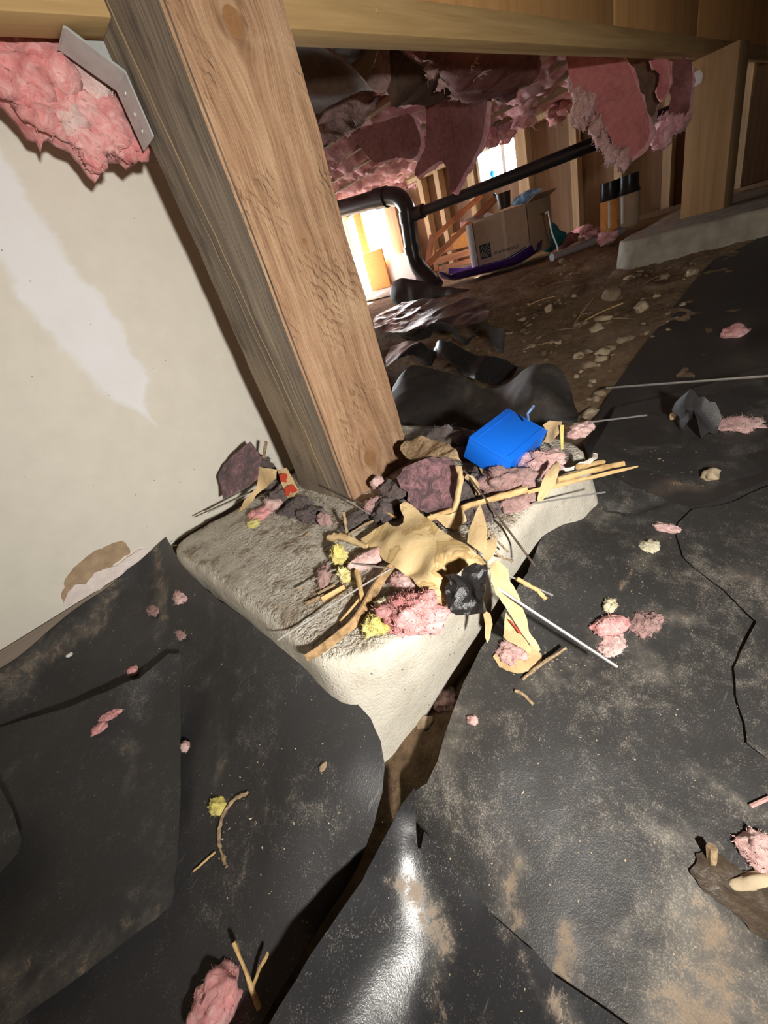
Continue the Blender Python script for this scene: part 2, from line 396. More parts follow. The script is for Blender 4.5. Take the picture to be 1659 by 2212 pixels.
def m_drywall():
    b = NB('painted_drywall'); P = b.pos(); X = b.xyz(P)
    n = b.noise(P, 30, 5, .6); col = b.ramp(n, [(.3, (.73, .69, .60)), (.7, (.78, .74, .645))])
    # band of white joint compound running down the board joint, ending in a ragged tongue
    wob = b.math('MULTIPLY', b.math('SUBTRACT', b.noise(b.map(P, (10, 1, 14)), 1, 4), .5), .05)
    c0 = b.math('ADD', -.118, b.math('ADD', b.math('MULTIPLY', b.math('SUBTRACT', X[2], .2), -.10), wob))
    hw = b.math('MULTIPLY', b.step(X[2], .158, .27), .043)
    dd = b.math('SUBTRACT', b.math('ABSOLUTE', b.math('SUBTRACT', X[0], c0)), hw)
    mk_ = b.step(b.math('ADD', dd, b.math('MULTIPLY', b.math('SUBTRACT', b.noise(P, 70, 4), .5), .014)), .006, -.010)
    mk_ = b.math('MULTIPLY', mk_, b.step(b.math('ADD', X[2], b.math('MULTIPLY', b.noise(P, 120, 3), .03)), .165, .18))
    col = b.mix(b.math('MULTIPLY', mk_, b.math('ADD', .55, b.math('MULTIPLY', b.noise(P, 22, 3), .7), clamp=True)), col, (.86, .855, .87))
    spk = b.step(b.voro(P, 42), .045, .02); col = b.mix(b.math('MULTIPLY', spk, .8), col, (.12, .09, .07))
    st = b.step(b.math('ADD', b.noise(P, 12, 5), b.math('MULTIPLY', X[2], -1.0)), .58, .8); col = b.mix(b.math('MULTIPLY', st, .25), col, (.45, .37, .28))
    b.bump(b.noise(P, 260, 3), .08, .001); return b.done(col, .75, .25)
def m_concrete():
    b = NB('pad_concrete'); P = b.pos(); X = b.xyz(P); N = b.xyz(b.geo.outputs['Normal'])
    up = b.step(N[2], .55, .9)
    n = b.noise(P, 26, 6, .65); col = b.ramp(n, [(.3, (.50, .46, .385)), (.7, (.66, .62, .53))])
    top = b.ramp(b.noise(P, 34, 6, .65), [(.3, (.42, .355, .275)), (.48, (.66, .60, .50)), (.7, (.76, .71, .61))]); col = b.mix(up, col, top)  # paler top colour paints in light that the grazing lamp lacks
    stn = b.step(b.noise(P, 21, 6, .72, .6), .52, .64); col = b.mix(b.math('MULTIPLY', b.math('MULTIPLY', stn, up), .8), col, (.23, .145, .075))
    st2 = b.step(b.noise(b.map(P, loc=(4, 2, 7)), 30, 5, .7), .6, .72); col = b.mix(b.math('MULTIPLY', st2, .5), col, (.36, .25, .13))
    pit = b.step(b.voro(P, 75), .085, .04); col = b.mix(b.math('MULTIPLY', pit, .65), col, (.14, .10, .065))
    cr = b.noise(P, 190, 4, .6); h = b.math('ADD', b.math('MULTIPLY', b.math('MULTIPLY', cr, up), 2.6), b.math('ADD', b.math('MULTIPLY', b.noise(P, 300, 3), .25), b.math('MULTIPLY', pit, -1.2)))
    b.bump(h, 1.0, .005); return b.done(col, .9, .2)
def m_soil():
    b = NB('bare_soil'); P = b.pos(); n = b.noise(P, 40, 8, .7); q = b.noise(P, 7, 4)
    f = b.math('ADD', b.math('MULTIPLY', n, .6), b.math('MULTIPLY', q, .4))
    col = b.ramp(f, [(.33, (.12, .075, .045)), (.47, (.30, .20, .12)), (.6, (.44, .31, .185)), (.75, (.52, .40, .26))])
    b.bump(b.math('ADD', b.noise(P, 120, 8, .75), b.math('MULTIPLY', n, 2.0)), .9, .01); return b.done(col, .95, .15)
def m_kraft(name, c0, c1, stain, amt=.6, sc=18):
    b = NB(name); P = b.pos(); n = b.noise(P, 60, 5, .6); col = b.ramp(n, [(.3, c0), (.7, c1)])
    big = b.noise(P, sc, 5, .6, .8); s1 = b.step(big, .52, .60)
    rim = b.math('MULTIPLY', b.step(big, .50, .535), b.step(big, .575, .54))
    col = b.mix(b.math('MULTIPLY', s1, amt * .5), col, stain); col = b.mix(b.math('MULTIPLY', rim, amt * .7), col, tuple(x * .7 for x in stain))
    b.bump(b.math('ADD', b.noise(P, 55, 5, .6), b.math('MULTIPLY', b.noise(P, 300, 3), .2)), .35, .003); return b.done(col, .8, .2)

KNOTS = [(ony(800, 990, 0)[0], ony(800, 990, 0)[2], .0105), (ony(505, 45, 0)[0], ony(505, 45, 0)[2], .010), (ony(660, 520, 0)[0], ony(660, 520, 0)[2], .003)]
MT = {}
MT['brown'] = m_post_brown(); MT['grey'] = m_post_grey(); MT['drywall'] = m_drywall(); MT['conc'] = m_concrete(); MT['soil'] = m_soil()
MT['beam'] = m_wood('beam_lumber', (.36, .225, .09), (.50, .33, .145), (.60, .42, .20), 'X', .8, .2)
MT['rim'] = m_wood('rim_board_orange', (.55, .28, .10), (.66, .36, .14), (.72, .42, .18), 'Z', .5, .15)
MT['post2'] = m_wood('far_post_lumber', (.34, .21, .10), (.45, .29, .145), (.52, .35, .19), 'Z', .8, .2)
MT['joist'] = m_wood('joist_lumber', (.20, .13, .075), (.32, .21, .115), (.42, .29, .16), 'Y', .8, .2)
MT['stud'] = m_wood('stud_lumber', (.36, .25, .14), (.50, .36, .21), (.60, .45, .28), 'Z', .8, .2)
MT['sheath'] = m_wood('sheathing_ply', (.16, .10, .06), (.22, .14, .085), (.29, .19, .115), 'Z', .4, .1)
MT['sub'] = m_wood('subfloor_ply', (.14, .09, .05), (.20, .13, .075), (.26, .17, .10), 'Y', .4, .1)
MT['redwood'] = m_wood('red_lumber', (.30, .11, .05), (.42, .17, .08), (.50, .24, .12), 'Y', 1, .2)
MT['plas'] = m_plastic('poly_sheet_dusty', lo=.44, speck=.09, haze=.16)
MT['plas_l'] = m_plastic('poly_sheet_dark', lo=.48, haze=.12, rough=.40, speck=.05, base=(.021, .022, .026))
MT['plas_b'] = m_plastic('poly_sheet_glossy_dusty', lo=.54, rough=.25, speck=.04, haze=.05, spec=.9, bmp=.14)
MT['plas_c'] = m_plastic('poly_sheet_brownish', dust=(.24, .18, .125), lo=.42, rough=.5, haze=.18)
MT['plas_k'] = m_plastic('poly_sheet_shiny', lo=.62, rough=.24, haze=.0, base=(.02, .019, .019))
MT['pink'] = m_fluff('pink_glass_wool', (.62, .20, .20), (.80, .38, .37), (.88, .58, .56))
MT['pinkdeep'] = m_fluff('deep_pink_glass_wool', (.50, .13, .13), (.70, .27, .26), (.84, .50, .48), 60)
MT['pinkpale'] = m_fluff('pale_pink_glass_wool', (.50, .26, .24), (.74, .46, .43), (.84, .66, .62))
MT['pinkfar'] = m_fluff('pink_glass_wool_batt', (.55, .20, .23), (.80, .42, .45), (.90, .68, .70), 30)
MT['pinkgrey'] = m_fluff('dirty_pink_glass_wool', (.20, .12, .11), (.42, .25, .23), (.60, .40, .37))
MT['yellow'] = m_fluff('yellow_glass_wool', (.62, .50, .10), (.80, .70, .22), (.88, .82, .48))
MT['cream'] = m_fluff('cream_glass_wool', (.60, .52, .32), (.78, .72, .50), (.86, .82, .65))
MT['darkwool'] = m_fluff('dusty_dark_wool', (.045, .035, .035), (.10, .075, .07), (.20, .14, .13))
MT['kraft'] = m_kraft('kraft_paper', (.66, .48, .24), (.76, .59, .33), (.48, .29, .09), .9, 22)
MT['kraft2'] = m_kraft('kraft_paper_plain', (.58, .41, .21), (.70, .53, .30), (.48, .31, .15), .4, 40)
MT['facing'] = m_kraft('brown_batt_facing', (.10, .062, .042), (.16, .10, .07), (.07, .045, .03), .5, 6)
MT['facingred'] = m_kraft('red_brown_batt_facing', (.20, .075, .07), (.30, .13, .12), (.14, .06, .055), .5, 6)
MT['facingpink'] = m_kraft('pink_batt_facing', (.48, .16, .16), (.60, .24, .235), (.36, .13, .13), .5, 8)
MT['steel'] = m_plain('wire_steel', (.62, .60, .57), .42, .15, 80, 0, .5, .7)
MT['rust'] = m_plain('rusty_wire', (.16, .115, .09), .6, .4, 200, .2, .3, .3)
MT['galv'] = m_plain('galvanised_steel', (.46, .49, .48), .42, .12, 60, 0, .5, .3)
MT['straw'] = m_wood('splinter_wood', (.45, .27, .11), (.60, .40, .18), (.70, .52, .28), 'X', 2.5, .3)
MT['twig'] = m_plain('dry_twig', (.33, .235, .14), .85, .45, 240, .5)
MT['bark'] = m_plain('bark_strip', (.34, .215, .105), .85, .5, 120, .5)
MT['blue'] = m_plain('blue_pvc', (.008, .16, .80), .38, .06, 12, .02, .45)
MT['bluedark'] = m_plain('blue_pvc_inside', (.004, .05, .30), .5, .1)
MT['abs'] = m_plain('black_abs_pipe', (.012, .012, .013), .30, .2, 20, 0, .5)
MT['stone'] = m_plain('field_stone', (.30, .22, .145), .9, .3, 60, .5)
MT['stone2'] = m_plain('pale_stone', (.44, .35, .235), .9, .2, 60, .5)
MT['mud'] = m_plain('wet_mud', (.055, .038, .024), .45, .5, 90, .9, .5)
MT['white'] = m_plain('white_paint', (.75, .75, .73), .6, .06)
MT['foam'] = m_plain('white_foam_board', (.78, .76, .70), .8, .06)
MT['card'] = m_plain('corrugated_cardboard', (.37, .285, .20), .85, .08, 25)
MT['ink'] = m_plain('dark_green_ink', (.02, .045, .04), .8, .2)
MT['purple'] = m_plain('purple_sled_plastic', (.045, .018, .13), .22, .1, 10, 0, .5)
MT['teal'] = m_plain('teal_plastic', (.012, .13, .15), .45, .2)
MT['blackp'] = m_plain('black_plastic', (.012, .012, .014), .3, .3)
MT['orange'] = m_plain('orange_board', (.62, .27, .07), .8, .15, 60)
MT['bluebag'] = m_plain('blue_white_bag', (.22, .38, .70), .4, .7, 45)
MT['purplepaper'] = m_fluff('dark_purple_facing', (.04, .028, .032), (.15, .085, .095), (.42, .21, .23), 75)
MT['red'] = m_plain('red_print', (.55, .06, .03), .7, .1)
MT['peel'] = m_plain('torn_gypsum_paper', (.40, .29, .185), .9, .2, 60, .3)
MT['gyp'] = m_plain('gypsum_core', (.80, .70, .66), .95, .1, 90, .4)
gl = NB('window_glass'); tb = gl.N.new('ShaderNodeBsdfTransparent'); gb = gl.N.new('ShaderNodeBsdfGlossy'); gb.inputs['Roughness'].default_value = .02; mx = gl.N.new('ShaderNodeMixShader'); fr = gl.N.new('ShaderNodeFresnel'); fr.inputs[0].default_value = 1.3
gl.t.links.new(fr.outputs[0], mx.inputs[0]); gl.t.links.new(tb.outputs[0], mx.inputs[1]); gl.t.links.new(gb.outputs[0], mx.inputs[2]); gl.t.links.new(mx.outputs[0], gl.N['Material Output'].inputs[0]); MT['glass'] = gl.m

# ------------------------------------------------------------------ the setting
XF = 3.6                       # far window wall
ZJ = .80                       # joist bottoms
# floor: bare soil height field, finer where the photograph shows it
def grid_soil():
    xs = np.unique(np.r_[np.arange(-1.6, -.5, .1), np.arange(-.5, 2.2, .02), np.arange(2.2, 3.8, .08)])
    ys = np.unique(np.r_[np.arange(-2.0, -.7, .1), np.arange(-.7, 1.4, .02), np.arange(1.4, 4.7, .08)])
    X, Y = np.meshgrid(xs, ys, indexing='ij'); Q = np.c_[X.ravel(), Y.ravel()]
    Z = soil(Q) + .006 * fbm(np.c_[Q * 9, np.zeros(len(Q))], 3, 4) + .005 * fbm(np.c_[Q * 42, np.zeros(len(Q))], 8, 3)
    Z -= .012
    n = len(ys); F = [(i * n + j, (i + 1) * n + j, (i + 1) * n + j + 1, i * n + j + 1) for i in range(len(xs) - 1) for j in range(n - 1)]
    return mk('floor', np.c_[Q, Z], F, MT['soil'])
tag(grid_soil(), 'bare brown crawlspace soil', None, None, 'structure')

def slab(name, a, b, mat, kind='structure', **k):
    o = box(name, a, b, mat, **k); tag(o, None, None, None, kind); return o
# left wall: painted drywall standing behind the near post
wl = slab('wall_left', (-1.7, .320, -.035), (.30, .333, 1.0), MT['drywall']); wl['label'] = 'cream drywall with a white streak of joint compound'
slab('wall_left_backing', (-1.7, .336, -.03), (.30, .43, 1.0), MT['sheath'], parent=None)
tr = slab('trim_1', (-1.7, .322, -.19), (.30, .40, -.037), m_wood('dirty_bottom_plate', (.16, .12, .09), (.27, .22, .17), (.36, .30, .24), 'X', .8, .4)); tr['label'] = 'dirty bottom plate under the drywall'
# torn patch at the foot of the drywall: brown paper with a rag of gypsum
pt = drape('torn_paper_patch', [ony(*p, .3185) for p in [(128, 1278), (150, 1240), (185, 1205), (225, 1178), (262, 1172), (284, 1190), (272, 1206), (240, 1225), (215, 1240), (180, 1262), (160, 1292), (140, 1300)]],
      res=.006, thick=.0025, amp=.0006, freq=80, mat=MT['peel'], normal=(0, -1, 0), jag=.005, seed=4, curve=2)
pt.parent = wl; pt.matrix_parent_inverse = wl.matrix_basis.inverted()
g1 = drape('torn_gypsum', [ony(*p, .3165) for p in [(138, 1302), (160, 1262), (185, 1262), (205, 1238), (250, 1222), (300, 1190), (320, 1190), (275, 1234), (228, 1262), (190, 1288), (150, 1308)]],
      res=.006, thick=.004, amp=.001, freq=90, mat=MT['gyp'], normal=(0, -1, 0), jag=.003, seed=6, curve=2); g1.parent = wl; g1.matrix_parent_inverse = wl.matrix_basis.inverted()

# far wall: sheathing with two openings, studs, plates
wf = empty('wall_far', (XF, 1.5, 0)); tag(wf, 'brown stud wall at the far end with window openings', None, None, 'structure')
def fw(name, y0, y1, z0, z1, x0=XF + .075, x1=XF + .10, mat='sheath'): return box(name, (x0, y0, z0), (x1, y1, z1), MT[mat], wf)
W1 = (1.67, 2.06, .565, .80); W2 = (3.12, 4.45, .27, .78)
for (y0, y1) in ((-2, W1[0]), (W1[1], W2[0]), (W2[1], 4.7)): fw('sheathing_panel', y0, y1, -.1, 1.1)
for wq in (W1, W2):
    fw('sheathing_panel', wq[0], wq[1], -.1, wq[2]); fw('sheathing_panel', wq[0], wq[1], wq[3], 1.1)
for y in (4.3, 3.80, 3.0, 2.66, 2.46, 2.12, 1.61, 1.23, .93, .63, .25, -.15, -.55, -.95):
    fw('stud', y - .025, y + .025 + (.04 if y == 1.61 else 0), .0, ZJ, XF - .01, XF + .074, 'stud')
fw('top_plate', -2, 4.7, ZJ, ZJ + .04, XF - .012, XF + .074, 'stud'); fw('rim_joist', -2, 4.7, ZJ + .045, 1.0, XF + .0, XF + .04, 'joist')
fw('bottom_plate', -2, 4.7, -.03, .03, XF - .012, XF + .074, 'sheath')
def window(name, W, mull, label):
    e = empty(name, (XF + .08, W[0], W[2])); tag(e, label, None, None, 'structure')
    t = .022; x0, x1 = XF + .03, XF + .09
    for a, b in (((x0, W[0], W[2]), (x1, W[1], W[2] + t)), ((x0, W[0], W[3] - t), (x1, W[1], W[3])), ((x0, W[0], W[2]), (x1, W[0] + t, W[3])), ((x0, W[1] - t, W[2]), (x1, W[1], W[3]))):
        box('window_frame', a, b, MT['white'], e)
    for y in mull: box('mullion', (x0, y - .014, W[2] + t), (x1, y + .014, W[3] - t), MT['white'], e)
    box('pane', (XF + .062, W[0] + t, W[2] + t), (XF + .066, W[1] - t, W[3] - t), MT['glass'], e)
    return e
window('window_1', W1, (1.805,), 'small bright window with a white mullion in the far wall')
window('window_2', W2, (), 'overexposed bright window low in the far wall')
# rest of the shell, and the floor above
slab('wall_right', (-1.7, -2.05, -.3), (3.75, -2.0, 1.1), MT['sheath']); slab('wall_back', (-1.75, -2.05, -.3), (-1.7, 4.75, 1.1), MT['sheath'])
slab('wall_end', (-1.7, 4.70, -.3), (1.3, 4.75, 1.1), MT['sheath'])      # unseen opening beyond the post, added to let daylight onto the far floor
slab('wall_end', (1.3, 4.70, .8), (3.1, 4.75, 1.1), MT['sheath']); slab('wall_end', (3.1, 4.70, -.3), (3.75, 4.75, 1.1), MT['sheath'])
cl = slab('ceiling', (-1.75, -2.05, 1.0), (3.75, 4.75, 1.03), MT['sub']); cl['label'] = 'plywood subfloor overhead'
slab('ground_outside', (3.75, -6, -.1), (14, 12, .22), m_plain('sunlit_gravel', (.55, .52, .45), .9, .2, 3))

# joists
JX = [-.99, -.68, -.37, -.06, .25, .56, .86, 1.17, 1.48, 1.79, 2.10, 2.41, 2.72, 3.03, 3.34]
for x in JX:
    o = box('floor_joist', (x - .019, -1.99, ZJ), (x + .019, 4.69, .998), MT['joist']); tag(o, 'brown floor joist running over the beam into the crawlspace', 'joist', 'floor joists overhead')

# near post
bm = bmesh.new(); PW = .143
bmesh.ops.create_cube(bm, size=1); bmesh.ops.scale(bm, vec=(PW, PW, .80), verts=bm.verts); bmesh.ops.translate(bm, vec=(PW / 2, PW / 2, .398), verts=bm.verts)
bmesh.ops.subdivide_edges(bm, edges=[e for e in bm.edges if abs(e.verts[0].co.z - e.verts[1].co.z) > .5], cuts=40)
bmesh.ops.bevel(bm, geom=[e for e in bm.edges if abs(e.verts[0].co.z - e.verts[1].co.z) > .001 and len(e.link_faces) == 2 and e.calc_face_angle(0) > .5], offset=.0035, segments=2, affect='EDGES')
for v in bm.verts:                                          # waney, slightly knocked corners
    k = vn(np.array([[v.co.x * 9, v.co.y * 9, v.co.z * 16]]), 4)[0]; s = vn(np.array([[v.co.x * 5, v.co.y * 5, v.co.z * 60]]), 9)[0]
    cx, cy = v.co.x - PW / 2, v.co.y - PW / 2
    if abs(cx) > .05 and abs(cy) > .05: v.co.x -= np.sign(cx) * (.0012 + .0012 * k + .0006 * s); v.co.y -= np.sign(cy) * (.0012 + .0012 * k + .0006 * s)
for f in bm.faces: f.material_index = 1 if f.normal.x < -.75 else 0; f.smooth = True
me = bpy.data.meshes.new('post'); bm.to_mesh(me); bm.free(); me.set_sharp_from_angle(angle=math.radians(40))
o = link('support_post', me, [MT['brown'], MT['grey']]); tag(o, 'large rough-sawn wooden post in the foreground with one weathered grey face', 'post')

# beam between the posts: bottom plate and rim boards above it
bmE = empty('beam', (0, .118, .565)); tag(bmE, 'long wooden beam crossing the top of the picture between the posts', 'beam')
BY0, BY1, BZ = .098, .138, .565
box('plate', (-1.69, BY0, BZ), (-.0005, BY1, BZ + .043), MT['beam'], bmE, .002)
box('plate', (PW + .0005, BY0, BZ), (3.58, BY1, BZ + .043), MT['beam'], bmE, .002)
for (x0, x1) in ((-1.69, -.0005), (PW + .0005, 1.29), (1.294, 2.0), (2.004, 3.58)):
    box('rim_board', (x0, BY0 + .004, BZ + .0435), (x1, BY1 - .003, ZJ - .001), MT['rim'] if x0 > 0 else MT['beam'], bmE, .0015)
box('nail', (.398, BY0 - .002, BZ + .022), (.404, BY0 + .002, BZ + .027), MT['straw'], bmE, .0006)

# far post on its own concrete pad
o = box('support_post', (2.12, .004, .07), (2.268, .150, BZ - .001), MT['post2'], None, .003); tag(o, 'far wooden post at upper right with a small white label', 'post')
lb = drape('label', [onx(*p, 2.1185) for p in [(1497, 158), (1512, 150), (1519, 160), (1515, 178), (1500, 188), (1495, 172)]], res=.01, thick=.001, mat=MT['white'], normal=(-1, 0, 0)); lb.parent = o; lb.matrix_parent_inverse = o.matrix_basis.inverted(); lb['label'] = 'white paper label'
def ring_block(name, top, bot, mat, zt, zb, bev=.012, res=.01, amp=.0018, seed=0, dome=.0):
    """poured block: filled rough top, rounded shoulder, faces down to a foot outline"""
    T = resample(smooth_closed(np.array(top, float), 6), res); n = len(T); c = T.mean(0)
    Bo = smooth_closed(np.array(bot, float), 6)
    # match foot ring to the top ring by angle
    at = np.unwrap(np.arctan2(T[:, 1] - c[1], T[:, 0] - c[0])); ab = np.arctan2(Bo[:, 1] - c[1], Bo[:, 0] - c[0])
    s = np.argsort(ab); ab = ab[s]; Bo = Bo[s]; A = np.r_[ab - 2 * math.pi, ab, ab + 2 * math.pi]; BB = np.vstack([Bo] * 3)
    aw = (at + math.pi) % (2 * math.pi) - math.pi
    Bm = np.c_[np.interp(aw, A, BB[:, 0]), np.interp(aw, A, BB[:, 1])]
    inn = T + (c - T) / np.linalg.norm(c - T, axis=1)[:, None] * bev
    lo, hi = T.min(0), T.max(0)
    G = np.array([(x, y) for x in np.arange(lo[0], hi[0], res) for y in np.arange(lo[1], hi[1], res)]); G = G + RNG.uniform(-.3, .3, G.shape) * res
    G = G[inside(inn, G)]; dm = np.full(len(G), 9.)
    for p in inn: dm = np.minimum(dm, (G[:, 0] - p[0]) ** 2 + (G[:, 1] - p[1]) ** 2)
    G = G[dm > (res * .5) ** 2]; Q = np.vstack([inn, G])
    r = delaunay_2d_cdt([Vector(q) for q in Q], [(i, (i + 1) % n) for i in range(n)], [], 1, 1e-7); Q = np.array([tuple(v) for v in r[0]])
    V = [np.c_[Q, np.full(len(Q), zt)]]; F = [tuple(f) for f in r[2]]; off = len(Q)
    rings = [list(range(n))]
    prof = [(.30, -.12), (.62, -.38), (.9, -.8), (1.0, -1.3)]
    for (k, z) in prof:
        V.append(np.c_[inn + (T - inn) * k, np.full(n, zt + z * bev)]); rings.append(list(range(off, off + n))); off += n
    for k in (.1, .2, .3, .4, .5, .6, .7, .8, .9, 1.0):
        V.append(np.c_[T + (Bm - T) * k, np.full(n, zt - 1.3 * bev + (zb - zt + 1.3 * bev) * k)]); rings.append(list(range(off, off + n))); off += n
    for a, b in zip(rings, rings[1:]):
        for j in range(n): F.append((a[j], b[j], b[(j + 1) % n], a[(j + 1) % n]))
    V = np.vstack(V); N = fbm(V * 22, seed, 4); N2 = fbm(V * 190, seed + 3, 3)
    ctr = np.array([c[0], c[1], zt - .5]); d = V - ctr; d /= np.linalg.norm(d, axis=1)[:, None]
    V = V + d * (amp * 1.5 * N + amp * .7 * N2)[:, None]
    # make sure faces point outward
    o = mk(name, V, F, mat, None, True, 60)
    bmq = bmesh.new(); bmq.from_mesh(o.data); bmesh.ops.recalc_face_normals(bmq, faces=bmq.faces); bmq.to_mesh(o.data); bmq.free()
    o.data.polygons.foreach_set('use_smooth', [True] * len(o.data.polygons)); return o
ptop = [onz(*p, -.004)[:2] for p in [(376, 1182), (440, 1238), (530, 1308), (620, 1378), (690, 1430), (765, 1428), (850, 1395), (945, 1318), (1045, 1212), (1170, 1078), (1262, 965)]]
ptop = ptop + [np.array(q) for q in [(.262, -.12), (.262, .1), (.255, .21), (.1, .226), (-.1, .226)]]
pbot = [np.array(q) for q in [(-.222, .23), (-.226, .1), (-.226, -.1), (-.218, -.20)]] + [onz(*p, -.15)[:2] for p in [(830, 1625), (880, 1560), (960, 1470), (1035, 1385), (1115, 1280)]] + [np.array(q) for q in [(.20, -.262), (.27, -.25), (.275, 0), (.27, .22), (.1, .235), (-.1, .235)]]
o = ring_block('concrete_pad', ptop, pbot, MT['conc'], 0.0, -.19, .014, .0045, .0013, 2); tag(o, 'pale concrete footing pad under the foreground post', 'footing')
p2t = [(1.80, .275), (1.80, .0), (1.80, -.3), (1.82, -.42), (2.3, -.43), (2.62, -.42), (2.63, 0), (2.62, .27), (2.2, .285)]
o = ring_block('concrete_pad', p2t, [(x + (-.01 if x < 2.2 else .01), y * 1.03) for x, y in p2t], m_plain('dull_grey_concrete', (.36, .33, .27), .9, .25, 20, .4), .073, -.06, .012, .03, .002, 7); tag(o, 'low concrete footing pad under the far post', 'footing')

# ------------------------------------------------------------------ black plastic sheets on the ground
def strokes(lst):
    """dirt drawn where the sheet is dirty: list of (polyline of pixels, radius, amount)"""
    S = [(np.array([og(*p, .03)[:2] for p in pl]), r, a) for pl, r, a in lst]
    def f(P):
        d = np.zeros(len(P))
        for pl, r, a in S:
            best = np.full(len(P), 9.)
            if len(pl) == 1: best = np.linalg.norm(P[:, :2] - pl[0], axis=1)
            for p, q in zip(pl, pl[1:]):
                e = q - p; t = np.clip(((P[:, :2] - p) @ e) / (e @ e + 1e-12), 0, 1); best = np.minimum(best, np.linalg.norm(P[:, :2] - p - t[:, None] * e, axis=1))
            d = np.maximum(d, a * np.exp(-(best / r) ** 2))
        return d
    return f
def crease(lines, depth, width):
    f = strokes([(pl, width, 1.0) for pl in lines]); return lambda Q: depth * f(np.c_[Q, np.zeros(len(Q))])
def W(x, y, dz): return np.array([x, y, soil((x, y))[0] + dz])
def sheet(name, label, out, inner, mat, res=.012, amp=.002, freq=10, fold=0, ffreq=7, dirt=(), seed=0, curve=0, jag=0.0008, disp=None, thick=.0007, over=False):
    if over:
        G0 = GZ.reshape(len(HX), len(HY)).copy()
        G0 = np.maximum(G0, (GSOIL + .015).reshape(len(HX), len(HY)))
        for _ in range(3): G0 = np.maximum(G0, (np.roll(G0, 1, 0) + np.roll(G0, -1, 0) + np.roll(G0, 1, 1) + np.roll(G0, -1, 1)) / 4)
        def bs_(Q):
            fx = np.clip((Q[:, 0] - HX[0]) / HS, 0, len(HX) - 1.001); fy = np.clip((Q[:, 1] - HY[0]) / HS, 0, len(HY) - 1.001); i = fx.astype(int); j = fy.astype(int); fx = fx - i; fy = fy - j
            return (G0[i, j] * (1 - fx) + G0[i + 1, j] * fx) * (1 - fy) + (G0[i, j + 1] * (1 - fx) + G0[i + 1, j + 1] * fx) * fy
        out = [np.array([p[0], p[1], bs_(p[None])[0] + .003]) if isinstance(p, np.ndarray) else on(p[0], p[1], .003) for p in out]; inner = []
    else: bs_ = soil
    O = [p if isinstance(p, np.ndarray) else og(*p) for p in out]; I = [p if isinstance(p, np.ndarray) else og(*p) for p in inner]
    o = drape(name, O, I, res, amp, freq, thick, mat, (0, 0, 1), jag, 50, seed, curve, None, 0, fold, ffreq, base=bs_, disp=disp, attr=strokes(dirt), lam=1e-5)
    tag(o, label, 'plastic sheet')
    B, hf = o_info[o.name]; k = np.flatnonzero(inside(B, GQ)); 
    for i in range(0, len(k), 20000): GZ[k[i:i + 20000]] = np.maximum(GZ[k[i:i + 20000]], hf(GQ[k[i:i + 20000]]))
    return o
HS = .005; HX = np.arange(-.9, 2.3, HS); HY = np.arange(-1.0, 1.3, HS)      # height of whatever lies on top, for setting things down
GQ = np.stack(np.meshgrid(HX, HY, indexing='ij'), -1).reshape(-1, 2)
GZ = np.concatenate([soil(GQ[i:i + 20000]) for i in range(0, len(GQ), 20000)]) - .012
GSOIL = GZ + .012
def topz(x, y):
    fx = (x - HX[0]) / HS; fy = (y - HY[0]) / HS; i = int(fx); j = int(fy)
    if not (0 <= i < len(HX) - 1 and 0 <= j < len(HY) - 1): return float(soil((x, y))[0]) - .012
    g = GZ.reshape(len(HX), len(HY)); fx -= i; fy -= j
    return float((g[i, j] * (1 - fx) + g[i + 1, j] * fx) * (1 - fy) + (g[i, j + 1] * (1 - fx) + g[i + 1, j + 1] * fx) * fy)
def on(px, py, up=0.0):
    """photograph pixel -> point on whatever sheet or soil is topmost there"""
    z = -.1
    for _ in range(8):
        p = onz(px, py, z); z = .4 * z + .6 * (topz(p[0], p[1]) + up)
    return onz(px, py, z)

sheet('plastic_sheet', 'black plastic sheet on the right side of the concrete pad, widest and dustiest of all',
    [(1275, 985, .05), (1240, 1035, .065), (1195, 1102, .075), (1165, 1175, .08), (1140, 1240, .082), (1092, 1318, .07), (1040, 1402, .055), (1002, 1480, .045), (968, 1570, .04), (946, 1645, .038), (922, 1692, .034),
     (898, 1708, .03), (885, 1755, .012), (840, 1850, .006), (760, 1980, .004), W(-.40, -.36, .004), W(-.5, -.55, .004), W(-.5, -.9, .004), W(.1, -.95, .004), W(.7, -.8, .004), W(.75, -.35, .004), W(.6, -.15, .004)],
    [(1250, 1120, .05), (1200, 1300, .055), (1100, 1450, .05), (1050, 1600, .045), (1000, 1720, .035), (1200, 1700, .03), (1400, 1300, .03), (1400, 1600, .022), (1550, 1400, .012), (1300, 1950, .015), (1500, 1700, .012), W(-.2, -.5, .008), W(.2, -.6, .008)],
    MT['plas'], .008, .0022, 11, .0018, 9, seed=21, disp=crease([[(1300, 1106), (1340, 1104), (1380, 1096), (1421, 1077)]], -.007, .006),
    dirt=[([(1430, 1140), (1400, 1190), (1370, 1240), (1330, 1290)], .006, .8), ([(1290, 1380), (1380, 1400), (1420, 1440)], .018, .55), ([(1400, 1340), (1480, 1320)], .012, .7), ([(1150, 1140), (1210, 1110), (1290, 1120)], .03, .45),
          ([(1120, 1860), (1100, 1900), (1110, 1980)], .010, .9), ([(1225, 2000), (1215, 2080)], .012, 1.0), ([(1215, 2050), (1340, 2000), (1410, 1930)], .003, .7), ([(1500, 1640), (1640, 1720)], .005, .7), ([(1000, 1560), (960, 1640)], .02, .5), ([(1430, 1780), (1520, 1790)], .01, .6),
          ([(1150, 1500), (1260, 1440)], .012, .55), ([(1550, 2000), (1560, 2150)], .03, .9), ([(1480, 2212), (1600, 2180)], .03, .9)])
